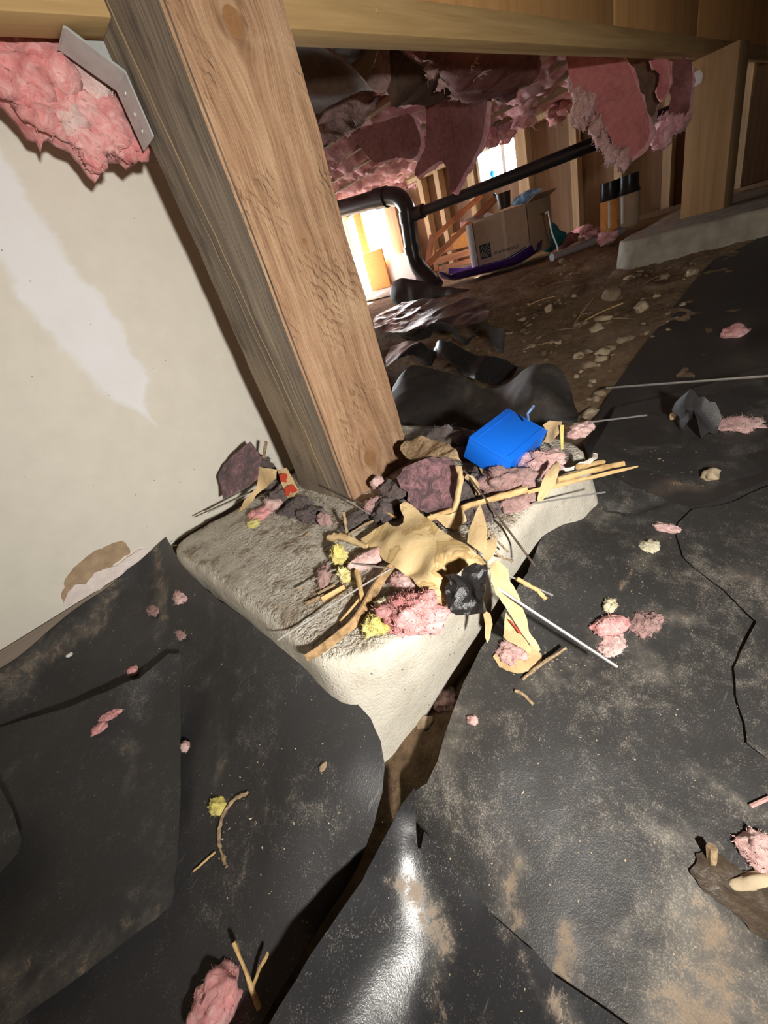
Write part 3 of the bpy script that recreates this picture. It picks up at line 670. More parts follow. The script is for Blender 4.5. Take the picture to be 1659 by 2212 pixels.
sheet('plastic_sheet', 'black plastic sheet overlapping at the right edge of the picture with a wavy torn border',
    [(1497, 1100, .03), (1463, 1132, .032), (1462, 1160, .032), (1476, 1203, .032), (1500, 1228, .03), (1560, 1272, .03), (1632, 1345, .026), (1605, 1400, .024), (1585, 1443, .022), (1590, 1502, .02), (1608, 1564, .018), (1613, 1606, .016), (1659, 1640, .012),
     W(-.02, -.62, .01), W(.15, -.8, .01), W(.5, -.8, .012), (1720, 1040, .014), (1659, 1050, .014), (1580, 1085, .02)],
    [(1600, 1180, .022), (1640, 1280, .02)], MT['plas'], .010, .0008, 9, .0006, 8, seed=45, over=True, dirt=[([(1590, 1225), (1640, 1232)], .012, .8)])
sheet('plastic_sheet', 'black plastic sheet lying at the upper right beside the bare dirt',
    [(1262, 962, .045), (1268, 930, .03), (1283, 903, .022), (1330, 830, .022), (1400, 735, .022), (1480, 632, .022), (1540, 562, .022), (1575, 545, .03), (1612, 530, .06), (1659, 500, .07), W(2.0, -.55, .06), W(1.8, -1.2, .02), W(.9, -1.3, .02), W(.45, -.9, .02),
     (1720, 1010, .02), (1659, 1036, .018), (1590, 1066, .018), (1497, 1096, .02), (1410, 1066, .024), (1330, 1030, .04), (1290, 1000, .052)],
    [(1500, 850, .016), (1450, 1000, .018), (1600, 950, .014), (1600, 700, .012), (1350, 950, .022), (1500, 700, .014)],
    MT['plas_c'], .014, .0012, 7, .001, 5, seed=33, over=True,
    dirt=[([(1450, 1040), (1500, 1035)], .015, .8), ([(1600, 850), (1659, 880)], .03, .6), ([(1410, 970), (1540, 975)], .012, .6), ([(1590, 740), (1620, 745)], .03, .5)])
sheet('plastic_sheet', 'glossy black plastic sheet at the bottom with a bright raised fold along its left edge',
    [(896, 1702, .05), (868, 1738, .055), (820, 1828, .06), (782, 1902, .066), (728, 1980, .066), (672, 2062, .066), (628, 2135, .06), (584, 2212, .055), (500, 2330, .04), W(-.42, -.5, .02), W(-.35, -.7, .02), (1500, 2330, .02), (1352, 2212, .02),
     (1312, 2184, .02), (1202, 2112, .02), (1160, 2062, .022), (1074, 1988, .026), (1030, 1935, .03), (993, 1888, .036), (950, 1828, .042), (916, 1796, .046), (909, 1832, .044), (902, 1833, .044), (899, 1800, .046), (898, 1762, .05)],
    [(855, 1880, .046), (800, 2000, .044), (740, 2100, .040), (690, 2190, .038), (900, 1950, .030), (870, 2090, .020), (820, 2190, .018), (1000, 2060, .018), (1050, 2180, .014)],
    MT['plas_b'], .008, .0018, 13, .0014, 11, seed=51, jag=.0004,
    dirt=[([(885, 1925), (930, 1975), (955, 2040)], .014, 1.0), ([(930, 2080), (950, 2140), (940, 2212)], .012, .7), ([(860, 1890), (840, 1930)], .006, .7), ([(1090, 2010), (1130, 2060), (1180, 2130)], .008, .7), ([(1190, 2160), (1230, 2212)], .014, .9), ([(1050, 2180), (1060, 2212)], .015, .5)])
sheet('plastic_sheet', 'black plastic sheet bulging up against the left face of the concrete pad',
    [(372, 1182, .12), (400, 1232, .118), (440, 1268, .116), (520, 1332, .112), (600, 1396, .106), (690, 1458, .098), (762, 1510, .09), (802, 1552, .086), (822, 1600, .082), (830, 1652, .077), (826, 1712, .068), (808, 1785, .055), (780, 1865, .035), (730, 1950, .018), (660, 2060, .008), (600, 2160, .004), (560, 2230, .004),
     W(-.55, -.38, .004), W(-.9, -.4, .004), W(-1.2, 0, .01), W(-1.2, .31, .05), W(-.7, .312, .06)] + [ony(px, py, .3135) for px, py in ((0, 1449), (95, 1377), (193, 1299), (280, 1229), (340, 1180), (361, 1163))],
    [(600, 1480, .092), (700, 1560, .088), (740, 1680, .08), (620, 1650, .066), (520, 1500, .066), (640, 1850, .045), (500, 1750, .034), (460, 1450, .056), (390, 1400, .052), (330, 1330, .068), (200, 1420, .06), (300, 1262, .085), (100, 1480, .05), (380, 1700, .02), (380, 1900, .014), (450, 2050, .008), (200, 1700, .015), (100, 1600, .02), (50, 2000, .01)],
    MT['plas_l'], .009, .0028, 10, .0030, 8, seed=63,
    dirt=[([(300, 1320), (250, 1390), (120, 1470), (30, 1530)], .022, .75), ([(390, 1260), (385, 1380)], .016, .8), ([(430, 1500), (460, 1495)], .008, .7), ([(480, 1580), (490, 1650)], .008, .6), ([(470, 1690), (500, 1650)], .010, .8), ([(640, 1430), (740, 1500)], .012, .35), ([(60, 1500), (10, 1540)], .02, .6)])
sheet('plastic_sheet', 'flat black plastic flap overlapping at the left with a straight vertical edge',
    [(392, 1412, .072), (389, 1500, .056), (388, 1600, .044), (388, 1700, .038), (384, 1850, .034), (379, 1925, .032), (368, 1955, .032), (340, 1985, .03), (260, 2045, .028), (150, 2130, .026), (50, 2200, .024), (-60, 2280, .022), W(-.75, -.12, .02), W(-1.1, .05, .02), W(-1.1, .2, .03), (-80, 1610, .05), (0, 1573, .052), (60, 1556, .055), (150, 1531, .06), (240, 1492, .070), (300, 1466, .072), (335, 1436, .074), (365, 1412, .074)],
    [(330, 1600, .040), (200, 1700, .036), (300, 1850, .034), (100, 1900, .032), (250, 2000, .028), (50, 2100, .026), (320, 1490, .058)],
    MT['plas_l'], .009, .002, 8, .0018, 6, seed=71, curve=0, disp=crease([[(-10, 2078), (60, 2058), (110, 2036), (165, 2005), (215, 1968), (270, 1938)], [(255, 1960), (320, 1925), (375, 1905)]], .006, .008),
    dirt=[([(340, 1960), (200, 2060), (60, 2150)], .022, .62), ([(0, 2100), (60, 2080)], .012, .8), ([(300, 1540), (290, 1660), (280, 1700)], .014, .45), ([(320, 1780), (330, 1860)], .014, .45), ([(80, 1870), (40, 1920)], .006, .5)])
sheet('plastic_sheet', 'small corner of black plastic sheet poking in at the left edge',
    [(-5, 1690, .075), (22, 1742, .07), (46, 1812, .066), (36, 1842, .064), (-5, 1888, .062), W(-.75, .05, .06), W(-.85, .15, .07)], [], MT['plas_l'], .012, .001, 8, seed=81, dirt=[([(20, 1830), (0, 1870)], .01, .5)])
# crumpled sheets behind the pad
KS = [('crumpled black plastic with a rounded end lying behind the blue box', [(845, 905, .03), (850, 840, .05), (880, 800, .09), (935, 800, .075), (1000, 822, .06), (1075, 838, .055), (1125, 812, .08), (1165, 794, .10), (1203, 802, .09), (1228, 835, .06), (1240, 880, .03), (1247, 922, .015), (1150, 940, .012), (1000, 925, .012), (900, 925, .014)], [(1000, 870, .03), (1150, 860, .075), (1180, 900, .045), (920, 860, .05), (1080, 890, .03)], 91, 'plas_c'),
      ('shiny wrinkled black plastic ridge behind the crumpled one', [(835, 795, .03), (845, 742, .075), (900, 742, .08), (945, 745, .08), (1005, 757, .07), (1060, 775, .055), (1118, 792, .03), (1075, 835, .012), (1000, 815, .012), (930, 795, .012)], [(950, 765, .06), (900, 770, .055)], 92, 'plas_k'),
      ('dark plastic heap with a pointed end beside the dirt', [(825, 735, .03), (850, 718, .06), (910, 716, .07), (980, 708, .085), (1045, 698, .095), (1086, 712, .06), (1090, 735, .03), (1070, 760, .01), (1000, 745, .02), (900, 738, .02)], [(1020, 720, .075), (1050, 730, .06)], 93, 'plas_c'),
      ('pinkish lit plastic sheet lying behind the dark heap', [(810, 712, .02), (820, 680, .03), (880, 655, .05), (960, 645, .045), (1040, 652, .05), (1056, 690, .035), (1000, 706, .02), (900, 716, .02)], [(960, 675, .05), (900, 690, .03)], 94, 'plas_k')]
for lab, out, inn, sd_, mt in KS:
    sheet('plastic_sheet', lab, out, inn, MT[mt], .010, .006, 10, .0065, 7, seed=sd_, curve=2, jag=.002, dirt=[([(1000, 870), (1100, 880)], .05, .35)])
o = drape('plastic_sheet', [onx(*p, 2.05) for p in [(848, 650), (845, 618), (852, 606), (868, 601), (905, 605), (945, 617), (1000, 624), (1038, 632), (1005, 648), (945, 658), (885, 668)]], [], .02, .008, 9, .004, MT['plas_c'], (-1, 0, .4), .003, 40, 95, 2, pillow=.03, fold=.006, ffreq=8); tag(o, 'dark curled plastic flap below the black drain pipe', 'plastic sheet')
# black crumpled scrap on the right sheet

# ------------------------------------------------------------------ insulation overhead
def bay_batt(x0, x1, y0, y1, zb, mat, seed, label, amp=.035, res=.02):
    xs = np.linspace(x0, x1, max(4, int((x1 - x0) / res))); ys = np.linspace(y0, y1, int((y1 - y0) / res)); X, Y = np.meshgrid(xs, ys, indexing='ij')
    Q = np.c_[X.ravel(), Y.ravel()]; e = np.clip(np.minimum(Q[:, 0] - x0, x1 - Q[:, 0]) / .06, 0, 1)
    Z = zb + .05 * (1 - np.sqrt(e)) - amp * np.clip(fbm(np.c_[Q * 5, np.full(len(Q), seed)], seed, 5), -1, 1.4) * (.4 + .6 * e) - amp * .5 * ridge(np.c_[Q * 14, np.full(len(Q), seed)], seed + 2, 3) * e - amp * .35 * fbm(np.c_[Q * 38, np.full(len(Q), seed)], seed + 7, 2)
    n = len(ys); m = len(Q); V = np.vstack([np.c_[Q, Z], np.c_[Q, np.full(m, .985)]])
    F = [(i * n + j, i * n + j + 1, (i + 1) * n + j + 1, (i + 1) * n + j) for i in range(len(xs) - 1) for j in range(n - 1)]
    F += [tuple(k + m for k in reversed(f)) for f in F]
    ring = [i * n for i in range(len(xs))] + [(len(xs) - 1) * n + j for j in range(1, n)] + [i * n + n - 1 for i in range(len(xs) - 2, -1, -1)] + [j for j in range(n - 2, 0, -1)]
    F += [(ring[k], ring[(k + 1) % len(ring)], ring[(k + 1) % len(ring)] + m, ring[k] + m) for k in range(len(ring))]
    o = mk('insulation_batt', V, F, mat, None, True); tag(o, label, 'insulation', 'ceiling insulation batts'); return o
ordw = ['first', 'second', 'third', 'fourth', 'fifth', 'sixth', 'seventh', 'eighth', 'ninth']
for i in range(len(JX) - 1):
    x0, x1 = JX[i] + .022, JX[i + 1] - .022
    if x1 < .5: continue
    near = x1 < 1.2
    if near: bay_batt(x0, x1, .16, 4.3, .83, MT['facing'], i, 'brown paper-faced batt between the joists above the plastic, %s joist bay past the post' % ordw[i - 5], .012)
    else: bay_batt(x0, x1, .16, 4.6, .805, MT['pinkfar'], i, 'pink fibreglass batt filling the joist bay overhead, %s bay past the post' % ordw[min(8, i - 5)], .03)
def zz(pts, z): return [onz(p[0], p[1], p[2] if len(p) > 2 else z) for p in pts]
def hx(pts, X): return [onx(p[0], p[1], X) for p in pts]
def hang(label, pts, X, face, wool, th=.02, seed=0, curl=.05, fringe=0):
    """a hanging piece of batt: paper facing with a pad of wool behind it"""
    e = empty('hanging_batt', tuple(hx(pts, X)[0])); tag(e, label, 'insulation')
    P = hx(pts, X); P = np.array(P); zc = P[:, 2]; k = (zc.max() - zc) / (zc.max() - zc.min() + 1e-6)
    P2 = P.copy(); P2[:, 0] += curl * np.sin(k * 2.6) * .5; yy = (P[:, 1] - P[:, 1].mean()); P2[:, 0] -= .25 * yy * yy / (abs(yy).max() + 1e-6)
    c = P2.mean(0); o = drape('facing', P2, [], .018, .006, 9, .0015, face, (-1, 0, 0), .004, 40, seed, 2, e, fold=.004, ffreq=6)
    P3 = c + (P2 - c) * 1.03; P3[:, 0] += .008 + .55 * th
    P3 = P3 + np.array([.0, 0, -.006])
    drape('wool', P3, [], .018, .006, 14, .004, wool, (1, 0, 0), .012, 45, seed + 2, 2, e, pillow=th)
    for q in range(fringe):
        a = P2[RNG.integers(len(P2))]; b = P2[RNG.integers(len(P2))] if False else a
    return e
# sagging brown-faced batt right behind the beam
e = drape('sagging_batt', zz([(640, 70, .72), (690, 100, .71), (840, 108, .71), (1010, 110, .70), (1030, 150, .69), (1000, 205, .675), (965, 210, .67), (925, 222, .665), (870, 218, .662), (835, 196, .66), (785, 186, .662), (745, 204, .665), (715, 225, .67), (660, 240, .69)], .66),
    zz([(850, 150, .672), (930, 160, .668), (760, 150, .68)], .67), .02, .006, 7, .006, MT['facing'], (0, 0, -1), .005, 30, 13, 2, fold=.007, ffreq=5, back=MT['pinkgrey'])
tag(e, 'brown paper-faced batt sagging just behind the beam', 'insulation')
def tufts(label, lst, mat, cat='insulation', grp=None, name='insulation_tuft'):
    out = []
    for k, (p, s, sd_) in enumerate(lst):
        o = blob(name, p, s, mat, sd_, .5, 1.9, 3, 90, .5, .0012); tag(o, label, cat, grp); out.append(o)
    return out
for k, (px, py, z, s) in enumerate([(730, 240, .73, (.07, .05, .04)), (770, 225, .72, (.06, .05, .035)), (715, 275, .74, (.05, .06, .04)), (755, 262, .75, (.06, .07, .03))]):
    o = blob('insulation_tuft', onz(px, py, z), s, MT['pinkgrey'], 300 + k, .55, 2.2, 3, 160, .4, .0012)
    tag(o, 'dusty pinkish-grey wool hanging beside the post under the sagging batt', 'insulation', 'grey wool hanging beside the post')
b_ = drape('torn_batt', zz([(892, 108), (925, 132), (945, 150), (962, 180), (985, 204), (1005, 212), (1030, 205), (1052, 198), (1075, 212), (1095, 214), (1112, 196), (1128, 172), (1158, 150), (1165, 118), (1050, 112)], .655), [], .014, .006, 10, .003, MT['facingred'], (0, 0, -1), .006, 40, 17, 2, pillow=.03, fold=.004, ffreq=8)
tag(b_, 'torn dusky red batt with a ragged pale edge under the beam', 'insulation')
for k, (px, py) in enumerate([(935, 150), (958, 180), (985, 205), (1010, 212), (1048, 204), (1085, 215), (1008, 135), (1035, 152)]):
    o = blob('ragged_wool', onz(px, py, .645), (.022, .022, .012), MT['pinkpale'], 320 + k, .6, 2.2, 2, 60, .7, .001); put(o, b_) if b_.location.length else None
    o.parent = b_
hang('dark red flap of batt facing hanging left of the long flap', [(774, 285), (820, 266), (880, 246), (896, 272), (908, 305), (906, 322), (890, 344), (850, 342), (812, 352), (795, 330)], 1.35, MT['facingred'], MT['pinkfar'], .02, 3)
hang('long reddish-brown batt flap hanging down to a point in the centre', [(928, 205), (990, 196), (1058, 205), (1052, 250), (1036, 308), (1012, 350), (990, 385), (976, 416), (964, 412), (962, 385), (945, 350), (925, 362), (902, 382), (896, 368), (912, 318), (920, 260)], 1.5, MT['facingred'], MT['pinkfar'], .02, 5, .08)
hang('big pink batt hanging down behind the beam beside the far post', [(1231, 122), (1285, 118), (1342, 124), (1362, 172), (1386, 236), (1402, 288), (1386, 318), (1362, 338), (1345, 345), (1318, 318), (1300, 288), (1272, 240), (1246, 198)], 1.6, MT['facingpink'], MT['pink'], .035, 7, .10)
for k, (px, py, s) in enumerate([(1240, 175, .02), (1252, 205, .022), (1270, 240, .022), (1288, 275, .022), (1302, 305, .02), (1318, 335, .018), (1345, 345, .022), (1262, 232, .03), (1248, 250, .024)]):
    o = blob('insulation_tuft', onx(px, py, 1.62), (s, s * .9, s * 1.5), MT['pinkpale'], 340 + k, .6, 2.0, 3, 120, .7, .0012); tag(o, 'shreds of pale pink wool along the edge of the big hanging batt', 'insulation', 'wool shreds on the big hanging batt')
hang('dark brown batt facing hanging between the big pink batt and the far post', [(1345, 122), (1422, 128), (1418, 220), (1408, 256), (1388, 270), (1368, 215)], 1.85, MT['facing'], MT['pinkgrey'], .02, 9)
hang('narrow pink strip of batt hanging next to the far post', [(1405, 128), (1446, 130), (1440, 175), (1434, 206), (1420, 212), (1414, 190), (1418, 160)], 1.75, MT['facingpink'], MT['pink'], .015, 11)
hang('deep red batt facing in the shade beside the far post', [(1436, 128), (1492, 130), (1488, 215), (1478, 250), (1440, 262), (1444, 210)], 1.95, MT['facingred'], MT['pinkfar'], .02, 12)
for k, (px, py, s) in enumerate([(1440, 275, .035), (1462, 265, .03), (1425, 285, .032), (1428, 300, .03)]):
    o = blob('insulation_tuft', onx(px, py, 1.98), (s, s, s * 1.1), MT['pinkfar'], 360 + k, .6, 2.0, 3, 80, .5, .0012); tag(o, 'loose pink wool hanging low beside the far post', 'insulation', 'wool beside the far post')
for k, (px, py, z, s) in enumerate([(1200, 250, .74, .05), (1090, 290, .75, .06), (1060, 300, .75, .06), (1130, 250, .79, .07), (900, 395, .8, .07), (860, 400, .8, .07), (800, 405, .8, .07), (950, 380, .78, .05), (1215, 225, .78, .06)]):
    p = onz(px, py, z); o = blob('insulation_tuft', p, (s, s, s * .8), MT['pinkfar'], 380 + k, .6, 2.2, 3, 140, .7, .0022); tag(o, 'bright pink wool drooping out of the ceiling near the far windows', 'insulation', 'drooping wool near the windows')
# pink wool over the drywall, left of the post
e = drape('hanging_batt', [ony(p[0], p[1], .20) for p in [(-90, 60), (100, 50), (250, 60), (285, 150), (300, 260), (306, 345), (292, 356), (268, 350), (242, 346), (228, 352), (216, 374), (206, 394), (192, 378), (172, 350), (150, 330), (120, 312), (104, 298), (92, 302), (88, 322), (80, 300), (60, 290), (40, 262), (14, 236), (-20, 205), (-90, 160)]], [], .009, .007, 24, .01, MT['pinkdeep'], (0, -1, 0), .003, 90, 23, 0, pillow=.035, fold=.006, ffreq=16)
tag(e, 'shaggy pink fibreglass hanging in front of the drywall at upper left', 'insulation')
for k, (px, py, s) in enumerate([(130, 190, .022), (185, 165, .026), (90, 240, .02), (230, 260, .028), (190, 300, .022), (150, 250, .02), (270, 310, .022), (60, 180, .026), (205, 350, .012), (100, 150, .03), (20, 150, .03)]):
    o = blob('wool_lump', ony(px, py, .178), (s, s * .55, s * 1.05), MT['pinkpale'] if k in (0, 1, 5) else MT['pinkdeep'], 400 + k, .5, 1.7, 3, 60, .4, .0006); o.parent = e

# galvanised angle tying the beam to the post
def strap():
    pr = [(-.046, BZ - .0012), (-.043, BZ - .0015), (-.0035, .531), (-.0035, .476)]; V = []; F = []
    y0, y1 = .112, .150
    for (x, z) in pr:
        V += [(x, y0, z), (x, y1, z), (x - .0018, y0, z - .0018), (x - .0018, y1, z - .0018)]
    for i in range(len(pr) - 1):
        a = i * 4; b = a + 4; F += [(a, b, b + 1, a + 1), (a + 2, a + 3, b + 3, b + 2), (a, a + 2, b + 2, b), (a + 1, b + 1, b + 3, a + 3)]
    F += [(0, 1, 3, 2), (12, 14, 15, 13)]
    o = mk('steel_bracket', V, F, MT['galv'], None, False); tag(o, 'bent galvanised steel bracket between beam and grey post face', 'bracket')
    web = mk('web', [(-.043, .131, BZ - .003), (-.004, .131, BZ - .003), (-.004, .131, .531), (-.043, .133, BZ - .003), (-.004, .133, BZ - .003), (-.004, .133, .531)], [(0, 2, 1), (3, 4, 5), (0, 1, 4, 3), (1, 2, 5, 4), (2, 0, 3, 5)], MT['galv'], o, False)
    for (z) in (.487, .502, .52):
        V2, F2 = ICO[2]; n = mk('nail_head', V2 * np.array([.0016, .003, .003]) + np.array([-.006, .131, z]), F2, MT['steel'], o)
strap()

# ------------------------------------------------------------------ far end: drain pipes, sled, carton, lumber
XP = 2.4
pe = empty('drain_pipe', tuple(onx(925, 600, XP))); tag(pe, 'thick black drain pipe bending down to the floor in the background', 'pipe')
R1 = .056
tube('pipe_run', [onx(p[0], p[1], XP) for p in [(640, 475), (755, 446), (820, 428), (848, 424), (868, 432), (880, 455), (884, 490), (892, 545), (903, 575), (925, 600), (945, 622)]], R1, MT['abs'], pe, 16)
for (a, b) in (((880, 455), (883, 480)), ((812, 430), (836, 425)), ((889, 530), (893, 548))):
    tube('coupling', [onx(*a, XP), onx(*b, XP)], R1 * 1.14, MT['abs'], pe, 16)
pe2 = empty('drain_pipe', tuple(onx(895, 462, XP))); tag(pe2, 'long thin black pipe running sideways across the far window wall', 'pipe')
tube('pipe_run', [onx(p[0], p[1], XP) for p in [(893, 464), (1140, 368), (1310, 300), (1420, 256), (1500, 225)]], .030, MT['abs'], pe2, 14, sm=False)
tube('pipe_hub', [onx(p[0], p[1], XP) for p in [(890, 465), (915, 455)]], .041, MT['abs'], pe2, 14)

# purple sled
def sled():
    V = []; F = []; ns, nc = 26, 13; S = []
    A = onz(935, 612, .03); B = onz(1150, 558, .03); A = np.array([2.36, 1.72, .015]); B = np.array([2.42, 1.02, .015]); ax = B - A; L = np.linalg.norm(ax); ax /= L; sd_ = np.array([-ax[1], ax[0], 0]) * -1
    if sd_[0] < 0: sd_ = -sd_
    for i in range(ns):
        t = i / (ns - 1); wd = .15 * (1 - .55 * max(0, .25 - t) / .25) * (1 - .45 * max(0, t - .8) / .2); lift = .045 * max(0, t - .78) ** 1.5 / .22 ** 1.5 + .03 * max(0, .15 - t) / .15
        for j in range(nc):
            s = -1 + 2 * j / (nc - 1); z = .045 * abs(s) ** 4 + lift
            V.append(A + ax * L * t + sd_ * (wd * s + .17) + np.array([0, 0, z]))
    n0 = len(V); V += [v + np.array([0, 0, -.006]) for v in V]
    for i in range(ns - 1):
        for j in range(nc - 1):
            q = (i * nc + j, i * nc + j + 1, (i + 1) * nc + j + 1, (i + 1) * nc + j); F += [q, tuple(k + n0 for k in reversed(q))]
    ring = [j for j in range(nc)] + [i * nc + nc - 1 for i in range(1, ns)] + [(ns - 1) * nc + j for j in range(nc - 2, -1, -1)] + [i * nc for i in range(ns - 2, 0, -1)]
    F += [(ring[k], ring[k] + n0, ring[(k + 1) % len(ring)] + n0, ring[(k + 1) % len(ring)]) for k in range(len(ring))]
    o = mk('sled', V, F, MT['purple'], None, True, 60); tag(o, 'shiny purple plastic sled lying under the carton', 'sled')
    rim = [V[i * nc] + np.array([0, 0, .002]) for i in range(0, ns, 2)]; r = tube('rim', rim, .008, MT['purple'], None, 8); r.parent = o
    cd_ = tube('tow_cord', [V[0] + np.array([-.02, .0, .05]), V[0] + np.array([-.05, -.05, .06]), V[0] + np.array([-.04, -.1, .03]), V[0] + np.array([-.06, -.03, .0])], .004, MT['white'], None, 6); cd_.parent = o
sled()
# carton
XB = 2.60
c = [onx(1020, 472, XB), onx(1140, 445, XB), onx(1145, 546, XB), onx(1030, 566, XB)]
yl, yr = (c[0][1] + c[3][1]) / 2, (c[1][1] + c[2][1]) / 2; zb_, zt_ = .035, (c[0][2] + c[1][2]) / 2
ce = empty('carton', (XB, yl, zb_)); tag(ce, 'tan cardboard carton with a dark striped emblem standing on the purple sled', 'box')
t = .006
for a, b in (((XB, yr, zb_), (XB + t, yl, zt_)), ((XB + .3, yr, zb_), (XB + .3 + t, yl, zt_)), ((XB, yr, zb_), (XB + .3, yr + t, zt_)), ((XB, yl - t, zb_), (XB + .3, yl, zt_)), ((XB, yr, zb_), (XB + .3, yl, zb_ + t))):
    box('panel', a, b, MT['card'], ce, .001)
for (s, nm) in ((1, 'flap'), (-1, 'flap')):
    R_ = Matrix.Rotation(math.radians(25 * s), 3, 'X'); y = yl if s > 0 else yr
    box(nm, (XB + .01, y - .06, zt_ - .002), (XB + .29, y + .06, zt_ + .003), MT['card'], ce, 0, R_)
box('tape', (XB - .0012, (yl + yr) / 2 - .045, zb_ + .01), (XB - .0002, (yl + yr) / 2 - .02, zt_), m_plain('clear_tape', (.46, .37, .27), .25, .05), ce)
ey1 = yl - .03; ez0 = zb_ + .055; es = .085
em = box('emblem', (XB - .0014, ey1 - es, ez0), (XB - .0004, ey1, ez0 + es), MT['ink'], ce)
for k in range(5):
    r = .025 + .016 * k; P = []
    for q in range(9):
        a = math.radians(95 + 80 * q / 8) ; yy = ey1 - es * .02 - .098 - r * math.cos(a) ; z_ = ez0 - .012 + r * math.sin(a)
        yy = ey1 - es + .004 + (r * -math.cos(a)); z_ = ez0 + .004 + r * math.sin(a)
        if ey1 - es + .002 < yy < ey1 - .002 and ez0 + .002 < z_ < ez0 + es - .002: P.append((XB - .0016, yy, z_))
    if len(P) > 2:
        st = tube('emblem_stripe', P, .0028, MT['card'], ce, 6, sm=False)
tx = bpy.data.curves.new('word', 'FONT'); tx.body = 'International'; tx.size = .036; tx.extrude = .0004
to = bpy.data.objects.new('word', tx); COL.objects.link(to); bpy.context.view_layer.update(); dg = bpy.context.evaluated_depsgraph_get(); tme = bpy.data.meshes.new_from_object(to.evaluated_get(dg)); bpy.data.objects.remove(to)
wo = link('printed_word', tme, MT['ink'], ce); wo.rotation_euler = (math.radians(90), 0, math.radians(-90)); wo.location = (-.0012, ey1 - es - .02 - yl, .062)
o = box('foam_slab', (XB - .03, yl + .004, zb_ - .0), (XB + .15, yl + .035, zt_ - .01), MT['foam'], None, .002); tag(o, 'narrow white foam slab standing against the left side of the carton', 'board')
cu = empty('dark_cup', tuple(onx(1090, 446, XB + .08))); tag(cu, 'dark brown cup standing on top of the carton', 'cup')
cc = onx(1090, 446, XB + .08); tube('body', [cc + np.array([0, 0, -.01]), cc + np.array([0, 0, .03]), cc + np.array([0, 0, .075])], .042, m_plain('dark_brown_plastic', (.045, .022, .016), .4, .2), cu, 16, [(0, .85), (1, 1.1)], False)
tube('handle', [cc + np.array([-.02, .04, .07]), cc + np.array([-.02, .055, .085])], .008, MT['blackp'], cu, 6, sm=False)
e = drape('plastic_bag', [onx(*p, XB + .06) for p in [(1104, 444), (1112, 428), (1128, 418), (1140, 410), (1158, 408), (1174, 407), (1160, 418), (1148, 425), (1140, 438), (1120, 443)]], [], .012, .008, 20, .002, MT['bluebag'], (-1, 0, 0), .003, 60, 3, 0, pillow=.015, fold=.006, ffreq=25); tag(e, 'crumpled blue and white plastic bag on the carton', 'bag')
# lumber leaning by the pipe
def board(label, a, b, X0, X1, wd=.035, th=.02, mat='redwood'):
    A = onx(*a, X0); B = onx(*b, X1); d = B - A; L = np.linalg.norm(d); d /= L; up = np.cross(d, [1, 0, 0]); up /= np.linalg.norm(up); sd_ = np.cross(up, d)
    V = [A + up * sy * wd / 2 + sd_ * sx * th / 2 for sx in (-1, 1) for sy in (-1, 1)] + [B + up * sy * wd / 2 + sd_ * sx * th / 2 for sx in (-1, 1) for sy in (-1, 1)]
    o = mk('board', V, [(0, 1, 3, 2), (4, 6, 7, 5), (0, 4, 5, 1), (2, 3, 7, 6), (0, 2, 6, 4), (1, 5, 7, 3)], MT[mat], None, False)
    bv = bmesh.new(); bv.from_mesh(o.data); bmesh.ops.bevel(bv, geom=list(bv.edges), offset=.002, segments=1, affect='EDGES'); bv.to_mesh(o.data); bv.free()
    tag(o, label, 'board'); return o
board('reddish board leaning from the pipe foot up to the far wall, the upper of two', (930, 520), (1040, 422), 2.75, 3.1)
board('reddish board leaning from the pipe foot past the carton corner, the lower of two', (922, 574), (1075, 424), 2.62, 2.85, .04)
board('short upright reddish board end beside the drain pipe', (934, 508), (925, 566), 2.7, 2.66, .045)
board('flat reddish board lying just above the sled', (940, 565), (1030, 540), 2.85, 2.85, .045)
board('flat reddish board lying behind the leaning boards', (945, 545), (1030, 515), 3.0, 3.0, .045)
board('orange-brown block between the boards and the foam slab', (985, 520), (1025, 510), 2.95, 2.95, .11, .1, 'orange')
board('red-brown board at the bottom of the leaning lumber', (950, 580), (1020, 562), 2.75, 2.75, .03)
V_, F_ = ICO[2]
o = blob('paper_lump', onx(1003, 484, 2.9), (.035, .035, .03), MT['pinkpale'], 7, .4, 2, 2, 0); tag(o, 'pale crumpled paper lump resting on the reddish boards', 'paper')
# boards, foam and panel by the bright window
o = box('foam_panel', (3.42, 2.80, -.005), (3.45, 3.85, .275), MT['foam'], None, .003); tag(o, 'bright white foam panel standing below the overexposed window', 'board')
o = box('orange_panel', (3.38, 3.14, .012), (3.40, 3.44, .38), MT['orange'], None, .003); tag(o, 'orange board square leaning under the overexposed window', 'board')
o = box('foam_panel', (2.75, 2.55, -.01), (3.36, 3.6, .010), MT['foam'], None, .003); tag(o, 'white foam panel lying flat on the ground in the sunlight', 'board')
o = box('wood_plank', (3.50, 2.94, .0), (3.56, 3.09, .72), MT['stud'], None, .003); tag(o, 'pale wide plank standing beside the overexposed window', 'board')
o = box('orange_panel', (3.52, 3.47, .0), (3.545, 3.575, .76), MT['orange'], None, .003); tag(o, 'narrow orange board standing at the left edge of the overexposed window', 'board')
tag(tube('grey_pipe', [og(1192, 556, .03), og(1260, 530, .03), og(1345, 498, .03)], .020, m_plain('grey_pvc', (.25, .24, .25), .4), None, 10), 'grey pipe lying on the dirt behind the far pad', 'pipe')
